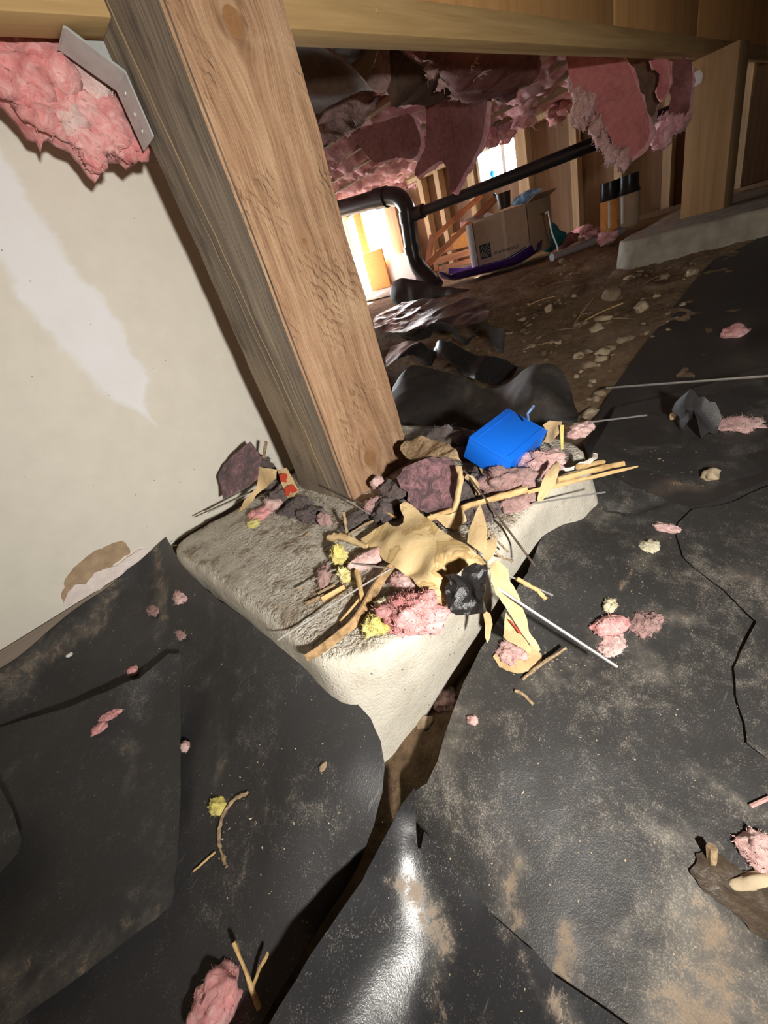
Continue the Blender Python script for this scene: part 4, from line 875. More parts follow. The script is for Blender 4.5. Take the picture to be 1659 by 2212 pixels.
# teal bin, canisters, cord, floor wool
o = blob('teal_sack', onx(1188, 512, 2.92), (.07, .085, .075), MT['teal'], 3, .3, 1.5, 3, 0); tag(o, 'teal blue sack on the floor to the right of the carton', 'bag')
tag(tube('cord', [onx(*p, 2.45) for p in [(1178, 462), (1184, 458), (1188, 480), (1193, 505), (1203, 530), (1206, 545)]], .004, MT['white'], None, 6), 'thin white cord dangling in front of the teal sack', 'cord')
for (px, lab, bodym) in ((1318, 'orange-labelled canister with a black lid behind the far pad', 'orange'), (1358, 'brown-labelled canister with a black lid nearest the far post', 'card')):
    q = onx(px, 490 if px < 1340 else 478, 2.7); s = empty('canister', tuple(q)); tag(s, lab, 'canister')
    tube('body', [q + np.array([0, 0, -.02]), q + np.array([0, 0, .0]), q + np.array([0, 0, .13])], .052, MT[bodym], s, 20, [(0, .97), (.1, 1), (1, 1)], False)
    tube('lid', [q + np.array([0, 0, .132]), q + np.array([0, 0, .155]), q + np.array([0, 0, .19]), q + np.array([0, 0, .215])], .055, MT['blackp'], s, 20, [(0, 1.04), (.3, 1.04), (.31, .9), (1, .86)], False)
    tube('label_strip', [q + np.array([-.0528, -.015 if px < 1340 else .015, .0]), q + np.array([-.0528, -.015 if px < 1340 else .015, .125])], .006, MT['white'], s, 6, None, False)
for k, (px, py, s) in enumerate([(1240, 480, .09), (1275, 465, .08), (1260, 500, .07), (1225, 520, .06), (1290, 505, .06), (1310, 515, .05), (1215, 505, .06)]):
    o = blob('insulation_tuft', og(px, py, .03), (s, s, s * .6), MT['facingred'] if k % 3 == 0 else MT['pinkfar'], 430 + k, .5, 1.9, 3, 60, .4, .0015); tag(o, 'reddish fallen insulation heaped on the floor near the canisters', 'insulation', 'fallen insulation by the canisters')
V_, F_ = ICO[2]; o = mk('blue_bottle', V_ * np.array([.022, .022, .028]) + np.array([3.655, onx(1064, 378, 3.655)[1], .615]), F_, m_plain('bright_blue', (.02, .30, .80), .4), None); tag(o, 'bright blue bottle on the sill of the small far window', 'bottle')

# ------------------------------------------------------------------ debris on the concrete pad
def Z6(lst, z=None): return [(600 + p[0] / 2.676, 1080 + p[1] / 2.676) + tuple(p[2:]) for p in lst]
def Z5(lst): return [(820 + p[0] / 2.765, 850 + p[1] / 2.765) + tuple(p[2:]) for p in lst]
def Z4(lst): return [(420 + p[0] / 3.456, 850 + p[1] / 3.456) + tuple(p[2:]) for p in lst]
def paper(name, label, pts, mat='kraft2', z=.01, res=.006, amp=.001, freq=30, jag=.0012, seed=0, thick=.0007, cat='paper', inner=(), fold=.0, back=None, normal=None, curve=0):
    o = drape(name, zz(pts, z), zz(inner, z), res, amp, freq, thick, MT[mat], normal, jag, 120, seed, curve, None, 0, fold, 25, back=MT[back] if back else None, lam=1e-6); tag(o, label, cat); return o
# big torn kraft paper
paper('torn_paper', 'largest torn tan kraft paper with a brown water stain, lying on the pad',
    Z6([(480, 230, .012), (560, 170, .018), (640, 130, .022), (662, 152, .024), (690, 158, .026), (722, 130, .028), (728, 100, .03), (705, 50, .034), (705, 28, .036), (745, 8, .036), (775, 30, .034), (800, 50, .032), (860, 100, .03), (960, 190, .028), (1030, 230, .026), (1090, 260, .026), (1180, 340, .028), (1225, 380, .028), (1200, 372, .026), (1100, 378, .024), (1040, 420, .022), (1000, 430, .02), (985, 470, .018), (965, 560, .012), (975, 610, .008), (990, 636, .007), (960, 622, .008), (900, 592, .009), (850, 540, .012), (770, 455, .016), (700, 405, .016), (620, 350, .014)]),
    'kraft', .02, .005, .0012, 40, .0012, 3, .0008, inner=Z6([(760, 250, .030), (900, 350, .032), (850, 420, .022), (650, 250, .024), (1000, 330, .034), (780, 440, .012), (900, 415, .028)]), fold=.0012)
paper('torn_paper', 'pointed tan paper shard standing up behind the big kraft sheet', Z5([(600, 655, .055), (618, 715, .05), (635, 780, .045), (642, 880, .035), (640, 912, .032), (622, 952, .028), (575, 925, .03), (525, 890, .03), (530, 820, .036), (560, 750, .045)]), 'kraft2', .03, .005, .001, 30, .0008, 5)
paper('torn_paper', 'small rounded tan paper scrap beside the crumpled black plastic', Z5([(640, 880, .03), (690, 862, .032), (700, 910, .03), (680, 960, .026), (650, 1000, .024), (620, 985, .024), (625, 930, .028)]), 'kraft2', .03, .005, .001, 30, .0008, 6)
paper('torn_paper', 'long tan paper strip hanging over the right side of the pad', Z6([(1225, 375, .022), (1270, 350, .022), (1330, 400, .015), (1345, 470, .005), (1380, 520, -.005), (1410, 600, -.02), (1440, 690, -.034), (1450, 760, -.045), (1490, 810, -.056), (1520, 868, -.064), (1505, 878, -.064), (1488, 872, -.062), (1430, 800, -.05), (1370, 700, -.03), (1310, 610, -.012), (1262, 545, .006), (1230, 470, .016)]), 'kraft2', 0, .005, .0012, 30, .001, 8)
rp = paper('torn_paper', 'tan paper shard with a red stripe beside the long strip', Z6([(1318, 655, -.02), (1345, 690, -.028), (1400, 770, -.045), (1440, 820, -.056), (1465, 862, -.064), (1462, 890, -.068), (1400, 850, -.062), (1330, 818, -.056), (1305, 790, -.05), (1312, 730, -.035)]), 'kraft2', -.04, .005, .001, 30, .0008, 9)
st = drape('red_stripe', zz(Z6([(1335, 700, -.026), (1350, 705, -.028), (1412, 780, -.043), (1405, 786, -.043)]), 0), [], .005, 0, 1, .0008, MT['red'], None); st.parent = rp; st.location = (0, 0, .002)
paper('paper_flake', 'small leaf-shaped tan flake leaning on the pad edge below the black scrap', Z6([(1205, 645, .0), (1230, 660, -.004), (1242, 720, -.02), (1228, 790, -.034), (1212, 828, -.04), (1198, 790, -.034), (1200, 720, -.02), (1188, 660, -.004)]), 'kraft2', -.02, .004, .0004, 30, .0004, 10)
paper('torn_paper', 'tan paper scrap leaning against the blue box', Z5([(528, 362, .036), (560, 335, .04), (612, 345, .04), (660, 400, .034), (710, 462, .026), (768, 515, .02), (766, 560, .015), (735, 545, .016), (700, 552, .015), (665, 530, .017), (640, 535, .017), (612, 480, .022), (580, 420, .028)]), 'kraft2', .03, .004, .0012, 40, .0012, 12)
paper('torn_paper', 'orange-tan frayed paper leaf standing on the sticks right of the blue box', Z5([(950, 655, .004), (946, 620, .01), (965, 560, .02), (990, 490, .03), (1030, 430, .038), (1055, 400, .042), (1072, 410, .042), (1068, 470, .034), (1055, 540, .022), (1010, 600, .012), (975, 640, .006)]), 'kraft2', .02, .004, .002, 50, .001, 14, fold=.002)
paper('torn_paper', 'pale tan crumpled paper behind the right corner of the blue box', Z5([(985, 190, .04), (1020, 165, .045), (1095, 168, .045), (1100, 200, .04), (1060, 260, .03), (1020, 300, .02), (985, 290, .02), (1000, 240, .03)]), 'kraft2', .03, .005, .003, 40, .001, 15, fold=.003)
paper('torn_paper', 'thin yellow paper strip standing right of the blue box', Z5([(1078, 190, .045), (1100, 188, .045), (1098, 330, .018), (1085, 340, .018)]), 'yellow', .03, .004, .001, 40, .0004, 16)
paper('torn_paper', 'small white curled paper among the sticks', Z5([(1090, 430, .02), (1160, 430, .02), (1220, 405, .022), (1270, 380, .03), (1275, 350, .04), (1300, 355, .04), (1300, 385, .03), (1250, 420, .02), (1180, 445, .014), (1110, 455, .014)]), 'foam', .02, .004, .002, 40, .0006, 17, fold=.002)
paper('torn_paper', 'tan folded paper under the dark red mat', Z5([(300, 720, .02), (420, 725, .02), (470, 700, .022), (500, 690, .022), (520, 760, .012), (460, 810, .006), (400, 800, .006), (360, 770, .012)]), 'kraft2', .015, .005, .0015, 40, .001, 18)
# dark red-purple mat and grey rag beside the post
paper('batt_facing_scrap', 'dark purple-pink fuzzy mat scrap leaning beside the foot of the post', Z5([(100, 500, .045), (150, 440, .055), (300, 385, .06), (420, 390, .058), (470, 450, .05), (460, 560, .036), (440, 690, .02), (400, 722, .014), (280, 715, .012), (220, 690, .014), (170, 640, .02), (175, 590, .026), (120, 560, .036)]), 'purplepaper', .03, .005, .0022, 40, .0015, 20, .004, 'insulation', fold=.0025, back='pinkgrey')
paper('paper_rag', 'grey crumpled paper rag against the right edge of the post', Z5([(125, 340, .05), (150, 290, .055), (190, 268, .06), (260, 265, .062), (330, 280, .06), (420, 310, .06), (480, 370, .055), (490, 410, .05), (420, 400, .052), (330, 385, .052), (230, 400, .045), (160, 385, .045)]), 'twig', .05, .005, .005, 40, .0015, 22, .003, fold=.005)
for k, (a, b, c_) in enumerate([((470, 440, .06), (485, 520, .05), (450, 700, .02)), ((520, 500, .04), (560, 520, .03), (590, 600, .02))]):
    tag(tube('paper_roll', zz(Z5([a, b, c_]), 0), .0035, MT['kraft2'], None, 8, rag=.3, seed=k), ['tan rolled paper edge along the dark purple mat', 'short tan paper curl below the blue box'][k], 'paper')
# blue plastic box
bn = np.array([.0154, -.4694, .8828]); b0 = onz(1098, 940, .055)
A, B, C_, D = [CAM + ray(*p) * ((b0 - CAM) @ bn) / (ray(*p) @ bn) for p in ((1098, 880), (1184, 931), (1104, 1000), (1012, 944))]
ctr = (A + B + C_ + D) / 4; e1 = (A - D) + (B - C_); e1 /= np.linalg.norm(e1); e2 = (C_ - D) + (B - A); e2 -= e1 * (e2 @ e1); e2 /= np.linalg.norm(e2)
w1 = (np.linalg.norm(A - D) + np.linalg.norm(B - C_)) / 2; w2 = (np.linalg.norm(C_ - D) + np.linalg.norm(B - A)) / 2; n3 = np.cross(e1, e2)
if n3[2] < 0: e2 = -e2; n3 = -n3
BR = Matrix([[e1[i], e2[i], n3[i]] for i in range(3)])
bl = empty('blue_box', tuple(ctr - n3 * .04)); tag(bl, 'bright blue plastic electrical box lying upside down in the debris on the pad', 'box')
def bpart(name, a, b, mat, bev=.001):
    o = box(name, a, b, mat, None, bev); o.parent = bl; o.matrix_parent_inverse = Matrix.Identity(4)
    c0 = Vector([(a[i] + b[i]) / 2 for i in range(3)]); o.matrix_basis = Matrix.Translation(BR @ c0 + Vector(n3 * .04)) @ BR.to_4x4(); return o
h = .034; th = .003
bpart('base_panel', (-w1 / 2, -w2 / 2, -th), (w1 / 2, w2 / 2, 0), MT['blue'], .0022)
for s in (-1, 1):
    bpart('side_wall', (s * (w1 / 2 - .002) - .0015, -w2 / 2 + .001, -h), (s * (w1 / 2 - .002) + .0015, w2 / 2 - .001, -.001), MT['blue'])
    bpart('side_wall', (-w1 / 2 + .001, s * (w2 / 2 - .002) - .0015, -h), (w1 / 2 - .001 - (.016 if s * 1 == (1 if (BR @ Vector((0, 1, 0))).y < 0 else -1) else 0), s * (w2 / 2 - .002) + .0015, -.001), MT['blue'])
bpart('rib', (-w1 / 2 + .006, -w2 / 2 + .008, -.001), (w1 / 2 - .006, -w2 / 2 + .0095, .0008), MT['blue'], .0003)
bpart('rib', (-w1 / 2 + .006, w2 / 2 - .0095, -.001), (w1 / 2 - .006, w2 / 2 - .008, .0008), MT['blue'], .0003)
bpart('nail_boss', (-.01, -w2 / 2 - .004, -h * .8), (.006, -w2 / 2, -h * .3), MT['bluedark'])
p0 = onz(1142, 908, .064); p1 = onz(1140, 893, .075); p2 = onz(1153, 877, .088); tw = tube('wire_stub', [p0, p1, p2], .0016, MT['bluebag'], None, 6, sm=False); put(tw, bl)
# lumps of wool and dirt on the pad
def tuft(label, px, py, z, s, mat, seed, rough=.5, fuzz=90, flen=.45, rz=0, name='insulation_tuft', fw=.0004, cat='insulation', sub=4, grp=None):
    o = blob(name, onz(px, py, z), s, MT[mat], seed, rough * .75, 2.0, sub, fuzz * 4, flen * .75, fw * .6, rz); tag(o, label, cat, grp); return o
tuft('pink wool tuft below the big kraft paper on the pad', 890, 1322, .016, (.020, .026, .014), 'pink', 1, .6, 260, .45, .6)
tuft('small pink wool tuft under the left end of the pink clump', 858, 1348, .006, (.009, .011, .008), 'pink', 2, .5, 90)
tuft('yellow wool clump at the end of the bark strip', 815, 1350, .010, (.013, .010, .009), 'yellow', 3, .6, 130)
tuft('pale yellow-pink wool tuft above the yellow clump', 835, 1310, .012, (.012, .012, .007), 'cream', 4, .55, 90)
tuft('tall yellow wool tuft left of the big kraft paper', 734, 1200, .014, (.009, .009, .014), 'yellow', 5, .5, 120)
tuft('lower yellow wool shred hanging below the tall yellow tuft', 743, 1242, .008, (.006, .009, .010), 'yellow', 6, .5, 80)
tuft('pale pink wool roll left of the big kraft paper', 792, 1210, .010, (.022, .010, .009), 'pinkpale', 7, .25, 60, .3, -.35)
tuft('pale pink wool shred beneath the big kraft paper', 868, 1258, .008, (.010, .016, .007), 'pinkpale', 8, .45, 80)
tuft('brownish pink wool stem lying among sticks on the pad', 700, 1245, .006, (.018, .006, .006), 'pinkgrey', 9, .5, 90, .5, .75)
tuft('round pink wool ball against the brown post face', 815, 1043, .022, (.010, .010, .009), 'pinkpale', 10, .2, 50)
tuft('pink wool tuft at the foot of the front post corner', 808, 1090, .014, (.016, .009, .010), 'pinkgrey', 11, .4, 60)
tuft('pink wool tuft left of the foot of the post', 700, 1122, .008, (.009, .010, .010), 'pinkgrey', 12, .5, 60)
tuft('pink wool tuft at the left rear of the pad', 590, 1088, .010, (.013, .018, .009), 'pinkpale', 13, .4, 90)
tuft('pink and yellow wool patch near the left corner of the pad', 560, 1110, .006, (.020, .016, .006), 'pink', 14, .5, 120)
tuft('small yellow wool patch near the left corner of the pad', 548, 1130, .007, (.009, .011, .004), 'yellow', 15, .5, 60)
tuft('pinkish wool spilling out to the right of the blue box', 1090, 1040, .02, (.022, .034, .016), 'pinkgrey', 16, .4, 160, .3, .5)
tuft('pale pink wool ridge beneath the right side of the blue box', 1170, 1000, .02, (.018, .030, .014), 'pinkpale', 17, .45, 140, .35, .3)
tuft('pink wool curl on the far right corner of the pad', 1255, 930, .012, (.020, .010, .010), 'pinkpale', 18, .4, 80, .4, -.6)
tuft('dark pink wool under the sticks in front of the blue box', 1120, 1078, .006, (.030, .018, .007), 'pinkgrey', 19, .35, 80, .3, -.3)
for k, (px, py, z, s) in enumerate([(640, 1095, .010, (.022, .018, .012)), (668, 1112, .006, (.016, .020, .010)), (610, 1070, .014, (.02, .016, .014)), (840, 1100, .010, (.024, .02, .012)), (860, 1060, .015, (.02, .025, .016)), (1010, 1060, .012, (.03, .02, .014)), (1040, 1100, .008, (.022, .02, .010)), (990, 1100, .006, (.03, .03, .008)), (770, 1120, .004, (.026, .016, .006)), (900, 1130, .004, (.022, .02, .008)), (1000, 960, .02, (.03, .03, .02)), (950, 960, .02, (.04, .03, .02)), (1060, 1010, .012, (.03, .02, .012)), (575, 1010, .02, (.012, .03, .03)), (590, 1040, .015, (.02, .02, .02))]):
    tuft('dark dusty wool and dirt packed around the foot of the post', px, py, z, s, 'darkwool', 40 + k, .55, 120, .45, grp='dark dirt around the post foot', name='dirt_clump')
# scraps at the rear left of the pad
paper('batt_facing_scrap', 'square dark purple-pink facing scrap leaning toward the drywall', Z4([(180, 590, .05), (270, 490, .068), (340, 425, .08), (420, 360, .09), (450, 410, .084), (500, 480, .072), (480, 560, .06), (470, 640, .048), (400, 690, .036), (300, 745, .025), (225, 790, .018), (212, 700, .034), (200, 660, .04)]), 'purplepaper', .04, .006, .0016, 40, .001, 30, .002, 'insulation', fold=.002)
paper('torn_paper', 'folded tan paper beside the dark purple square scrap', Z4([(462, 535, .06), (540, 560, .055), (620, 570, .052), (612, 640, .04), (560, 680, .03), (500, 720, .022), (450, 790, .012), (400, 850, .006), (330, 890, .004), (370, 800, .014), (430, 740, .024), (470, 660, .036), (485, 600, .048)]), 'kraft2', .03, .005, .002, 40, .0008, 31, fold=.003)
rt = paper('torn_paper', 'tan paper tag with red printing against the left side of the post', Z4([(620, 570, .05), (690, 556, .052), (730, 630, .04), (775, 725, .024), (740, 770, .018), (690, 780, .014), (655, 690, .03), (632, 620, .042)]), 'kraft2', .03, .004, .0008, 30, .0006, 32)
for k, q in enumerate([[(635, 610), (660, 600), (690, 600), (695, 625), (685, 645), (690, 665), (650, 660), (640, 640)], [(670, 715), (700, 690), (735, 680), (772, 725), (735, 745), (715, 730), (705, 765), (688, 770)]]):
    zc = .046 if k == 0 else .026
    d_ = drape('red_print', zz(Z4([(a, b, zc - (b - (630 if k == 0 else 725)) * .00021) for a, b in q]), 0), [], .004, 0, 1, .0006, MT['red'], None); d_.parent = rt; d_.location = (-.0012, -.0022, .0012)
# crumpled black plastic scrap on the big paper
o = drape('plastic_scrap', zz(Z6([(985, 425, .036), (1030, 415, .04), (1060, 440, .042), (1090, 385, .046), (1150, 358, .048), (1200, 375, .046), (1228, 400, .042), (1225, 470, .036), (1200, 540, .026), (1195, 600, .016), (1208, 640, .010), (1130, 650, .006), (1050, 648, .006), (1020, 620, .010), (990, 560, .016), (970, 500, .024), (995, 470, .03)]), 0), [], .003, .004, 45, .0012, MT['plas_k'], None, .001, 90, 44, 0, fold=.007, ffreq=34, auto=12)
tag(o, 'crumpled shiny black plastic scrap lying on the big kraft paper', 'plastic scrap')
# sticks, splinters, twigs
def stick(label, pts, r, mat='straw', name='wood_splinter', cat='stick', rag=.25, taper=None, seed=0, n=7, grp=None):
    o = tube(name, pts, r, MT[mat], None, n, taper, len(pts) > 2, 5, rag, seed); tag(o, label, cat, grp); return o
stick('long split stick lying across the pad in front of the blue box', zz(Z5([(290, 748, .016), (600, 650, .022), (880, 575, .022)]), 0), .0042, seed=1)
stick('longest thin stick reaching out over the right plastic sheet', zz(Z5([(880, 590, .02), (1180, 520, .012), (1540, 435, -.01)]), 0), .0028, seed=2, taper=[(0, 1), (.8, .9), (1, .4)])
stick('broken stick end lying above the longest thin stick', zz(Z5([(1060, 515, .022), (1250, 465, .015), (1455, 416, .0)]), 0), .0034, seed=3)
stick('short broken stick beside the white curled paper', zz(Z5([(1180, 440, .02), (1340, 408, .008)]), 0), .003, seed=4)
stick('pale square-ended stick on the left half of the pad', zz(Z6([(255, 572, .004), (385, 500, .006)]), 0), .0030, seed=5)
stick('thin tan splinter right of the pale square-ended stick', zz(Z6([(362, 702, .004), (470, 575, .008)]), 0), .0022, seed=6)
stick('upright tan sliver crossing the wire on the pad', zz(Z6([(455, 412, .016), (480, 520, .012), (495, 625, .006)]), 0), .0028, seed=7)
stick('short upright twig in front of the post', zz(Z6([(380, 68, .03), (390, 130, .016), (402, 195, .004)]), 0), .0022, 'twig', seed=8)
stick('twig slanting right in front of the post', zz(Z6([(402, 205, .006), (490, 150, .008), (575, 110, .008)]), 0), .0018, 'twig', seed=9)
stick('knobbly twig sticking out right of the long tan strip', zz(Z6([(1380, 455, .0), (1460, 500, -.01), (1500, 520, -.015), (1550, 575, -.022)]), 0), .0022, 'straw', seed=10)
stick('pale paper roll left of the big kraft paper', zz(Z6([(292, 215, .01), (380, 215, .012), (440, 240, .012), (520, 268, .012)]), 0), .0055, 'kraft2', 'paper_roll', 'paper', .3, [(0, .8), (.3, 1), (1, .5)], 11)
stick('tiny tan splinter at the dark foot of the post', zz(Z6([(608, 60, .012), (685, 102, .010)]), 0), .0018, seed=12)
stick('white splinter beside the red printed tag', zz(Z4([(640, 715, .02), (705, 825, .006)]), 0), .0014, 'straw', seed=13)
stick('dry sliver standing behind the dark purple square scrap', zz(Z4([(515, 480, .06), (535, 360, .085)]), 0), .0025, 'twig', seed=14)
for k, (a, b) in enumerate([((240, 490), (300, 470)), ((110, 520), (140, 500)), ((230, 540), (330, 490)), ((160, 600), (270, 550)), ((150, 215), (180, 190))]):
    stick('small dark twig scrap on the left half of the pad', zz(Z6([(a[0], a[1], .004), (b[0], b[1], .004)]), 0), .0016, 'twig', seed=60 + k, grp='small twigs on the left half of the pad')
for k, pts in enumerate([[(1215, 170, .03), (1235, 260, .02), (1290, 330, .005), (1360, 350, -.01)], [(1240, 240, .02), (1220, 320, .015), (1215, 340, .012)], [(1240, 200, .03), (1300, 270, .01), (1330, 300, .0)]]):
    stick('bare branching root twig hanging at the right edge of the pad', zz(Z6(pts), 0), .0011, 'twig', 'root_twig', seed=80 + k, grp='root twigs at the pad edge')
# bark strip standing on edge
bs = zz(Z6([(195, 925, .001), (260, 880, .002), (360, 800, .004), (430, 740, .006), (500, 650, .006), (545, 560, .008), (590, 480, .010), (655, 395, .012)]), 0); bsm = smooth_open(bs, 5); V = []; F = []
for i, p in enumerate(bsm):
    hh = .010 * (1 - .4 * i / len(bsm)); q = np.array([.0006, -.0006, 0]); T_ = np.array([.006, -.004, 0])
    V += [p + np.array([0, 0, hh * .95]) - T_ * .45, p + np.array([0, 0, hh]) , p + T_ + np.array([0, 0, .001]), p - T_ * .6]
for i in range(len(bsm) - 1):
    a, b = i * 4, i * 4 + 4
    for j in range(4): F.append((a + j, b + j, b + (j + 1) % 4, a + (j + 1) % 4))
F += [(0, 1, 2, 3), tuple(len(V) - 4 + j for j in (3, 2, 1, 0))]
o = mk('bark_strip', V, F, MT['bark'], None, True, 50); tag(o, 'curved strip of brown bark at the front edge of the pad', 'bark')
# wires
def wire(label, a, b, r=.0011, mat='steel', mid=None):
    pts = [onz(*a)] + ([onz(*mid)] if mid else []) + [onz(*b)]; o = tube('support_wire', pts, r, MT[mat], None, 6, None, bool(mid)); tag(o, label, 'wire'); return o
wire('bright wire reaching from the black scrap down to the right sheet', (1062, 1262, .012), (1333, 1440, -.075), .0015)
wire('dark wire slanting across the right face of the pad', (1002, 1015, .045), (1156, 1223, -.012), .0013, 'rust')
wire('pale wire sticking out right of the blue box', (1240, 916, .02), (1397, 897, -.02), .0014)
wire('long pale wire lying across the upper right sheet', (1310, 838, -.075), (1675, 811, -.035), .0022)
wire('thin wire poking out below the long sticks at the right', (1150, 1088, .01), (1307, 1063, -.02), .0012)
wire('long thin wire crossing the front half of the pad', (600, 1383, .006), (845, 1229, .018), .0010, 'steel', (776, 1270, .014))
wire('short wire on the left half of the pad', (639, 1271, .006), (733, 1226, .012), .0009)
wire('second short wire above the left half wire', (700, 1224, .008), (728, 1210, .012), .0009)
wire('dark wire along the rear edge of the pad by the drywall', (420, 1117, .004), (572, 1048, .020), .0012, 'rust')
wire('pale wire just in front of the dark rear wire', (449, 1107, .006), (592, 1040, .022), .0010)
wire('dark wire crossing in front of the foot of the post', (698, 1050, .03), (825, 1108, .012), .0011, 'rust')
wire('pale wire below the dark wire at the foot of the post', (750, 1081, .02), (813, 1119, .008), .0009)
wire('thin wire pointing right beside the knobbly twig', (1071, 1231, .012), (1194, 1286, -.03), .0010)
wire('short pale wire left of the big kraft paper', (760, 1217, .016), (842, 1228, .018), .0010)

# ------------------------------------------------------------------ bits lying on the plastic sheets
def ground_tuft(label, px, py, s, mat, seed, rough=.5, fuzz=70, flen=.45, rz=0, name='insulation_tuft', cat='insulation', grp=None, fw=.0004, up=.45):
    p = on(px, py, s[2] * up); o = blob(name, p, s, MT[mat], seed, rough * .7, 2.0, 4 if max(s) > .008 else 3, fuzz * 4, flen * .75, fw * .6, rz); tag(o, label, cat, grp); return o
ground_tuft('round pink wool ball on the left flap edge', 286, 1450, (.008, .008, .006), 'pink', 101, .25, 50)
ground_tuft('flat pink wool flake, upper of a pair on the left flap', 238, 1545, (.013, .006, .003), 'pink', 102, .5, 50, .5, -.5)
ground_tuft('flat pink wool flake, lower of a pair on the left flap', 216, 1572, (.010, .007, .003), 'pink', 103, .5, 50, .5, -.4)
ground_tuft('pink wool shred on the plastic below the torn drywall', 278, 1290, (.009, .014, .005), 'pinkpale', 104, .5, 60, .5, -.4)
ground_tuft('dusty pink wool smear left of the pad corner', 330, 1318, (.010, .018, .004), 'pinkgrey', 105, .5, 90)
ground_tuft('pink wool streak beside the left pad corner', 388, 1290, (.008, .016, .006), 'pinkpale', 106, .55, 90, .6)
ground_tuft('lower pink wool streak below the left pad corner', 390, 1370, (.006, .014, .003), 'pinkgrey', 107, .55, 70, .6)
ground_tuft('small yellow wool flake near the drywall foot', 326, 1250, (.008, .006, .004), 'yellow', 108, .5, 30)
ground_tuft('small pink wool bit tucked at the vertical flap edge', 400, 1612, (.005, .007, .004), 'pinkpale', 109, .5, 40)
ground_tuft('yellow wool tuft on the left bulging sheet', 470, 1742, (.008, .010, .005), 'yellow', 110, .4, 60, .5, .4)
ground_tuft('big pink wool lump at the bottom edge of the picture', 468, 2165, (.020, .017, .016), 'pink', 111, .35, 100, .3, .3)
ground_tuft('pink wool roll on the right sheet', 1318, 1352, (.020, .011, .009), 'pink', 112, .3, 80, .35, -.75)
ground_tuft('cream wool tuft above the pink roll', 1318, 1308, (.010, .007, .006), 'cream', 113, .4, 60)
ground_tuft('flattened pink wool strands right of the pink roll', 1395, 1345, (.018, .012, .003), 'pinkgrey', 114, .7, 140, .7)
ground_tuft('pink wool shreds under the front of the pink roll', 1320, 1392, (.016, .010, .003), 'pinkpale', 115, .6, 90, .5)
ground_tuft('pink wool clump far up the right sheet', 1588, 716, (.030, .024, .012), 'pink', 116, .45, 100)
ground_tuft('shaggy pale pink wool clump near the black crumpled scrap', 1598, 918, (.022, .030, .008), 'pinkpale', 117, .65, 140, .6)
ground_tuft('pink wool bit on the torn sheet border', 1440, 1140, (.008, .014, .005), 'pinkpale', 118, .55, 60)
ground_tuft('tan and pink scrap below the torn sheet border', 1405, 1180, (.012, .010, .004), 'cream', 119, .6, 60)
ground_tuft('pink wool heap on scalloped tan paper beside the pad', 1108, 1408, (.016, .013, .008), 'pinkpale', 120, .5, 130)
ground_tuft('dark pink wool deep in the gap beside the pad', 962, 1508, (.016, .018, .014), 'pinkgrey', 121, .5, 80)
ground_tuft('tiny pink wool bit on the right sheet edge', 1020, 1556, (.004, .007, .003), 'pinkpale', 122, .6, 40)
ground_tuft('pale pink chunk at the right edge above the wet mud', 1642, 1842, (.012, .012, .008), 'pinkpale', 123, .4, 60)
ground_tuft('small white crumb on the dirty strip below the drywall', 150, 1415, (.005, .004, .003), 'foam', 124, .3, 0, name='plaster_crumb', cat='crumb')
# paper under the pink heap
sc = [on(px, py, .003) for px, py in [(1065, 1418), (1078, 1440), (1100, 1452), (1120, 1458), (1145, 1450), (1165, 1432), (1172, 1412), (1150, 1395), (1110, 1388), (1080, 1398)]]
o = drape('torn_paper', sc, [], .004, .0015, 60, .0007, MT['kraft2'], (0, 0, 1), .002, 180, 51); tag(o, 'scalloped tan paper scrap under the pink heap beside the pad', 'paper')
# crumpled black scrap
o = drape('plastic_scrap', [on(px, py, u) for px, py, u in [(1448, 905, .005), (1455, 885, .02), (1480, 862, .045), (1510, 862, .05), (1545, 875, .04), (1560, 905, .02), (1550, 930, .006), (1515, 942, .006), (1480, 935, .005)]], [on(1500, 890, .045), on(1520, 915, .02)], .008, .01, 24, .001, MT['plas_l'], (0, 0, 1), .004, 60, 57, 0, fold=.012, ffreq=20); tag(o, 'crumpled black plastic scrap on the upper right sheet', 'plastic scrap')
o = drape('paper_flake', [on(px, py, u) for px, py, u in [(1446, 895, .008), (1455, 888, .012), (1462, 895, .012), (1458, 905, .006), (1448, 906, .004)]], [], .004, .001, 60, .0007, MT['kraft2'], (0, 0, 1), .001, 120, 58); tag(o, 'tan flake beside the crumpled black scrap', 'paper')
def stone(label, px, py, s, mat, seed, grp=None, up=.5, rz=0):
    p = on(px, py, s[2] * up); o = blob('stone', p, s, MT[mat], seed, .36, 1.4, 3, 0, rz=rz); tag(o, label, 'stone', grp); return o
stone('tan pebble alone on the upper right sheet', 1536, 1026, (.013, .011, .008), 'stone2', 201)
stone('orange-tan stone at the border of dirt and sheet', 1497, 588, (.024, .018, .013), 'stone2', 202)
stone('oval white pebble where the dirt narrows beside the sheet', 1276, 891, (.024, .013, .009), 'stone2', 203, rz=-.3)
stone('large tan stone at the left end of the far dirt patch', 1322, 637, (.034, .026, .022), 'stone', 204)
stone('tan stone with a dark shadow in the middle of the dirt', 1386, 664, (.026, .020, .016), 'stone2', 205)
stone('pale stone near the left of the dirt', 1186, 668, (.015, .014, .016), 'stone2', 206)
stone('small tan crumb on the left bulging sheet', 698, 1656, (.004, .003, .002), 'stone', 207)
stone('round stone half buried in the gap beside the pad', 917, 1560, (.010, .010, .006), 'stone', 208)
stone('yellowish rock chunk at the right edge above the mud', 1618, 1902, (.013, .005, .004), 'stone2', 209, rz=-.75)
rg = np.random.default_rng(77); cnt = 0
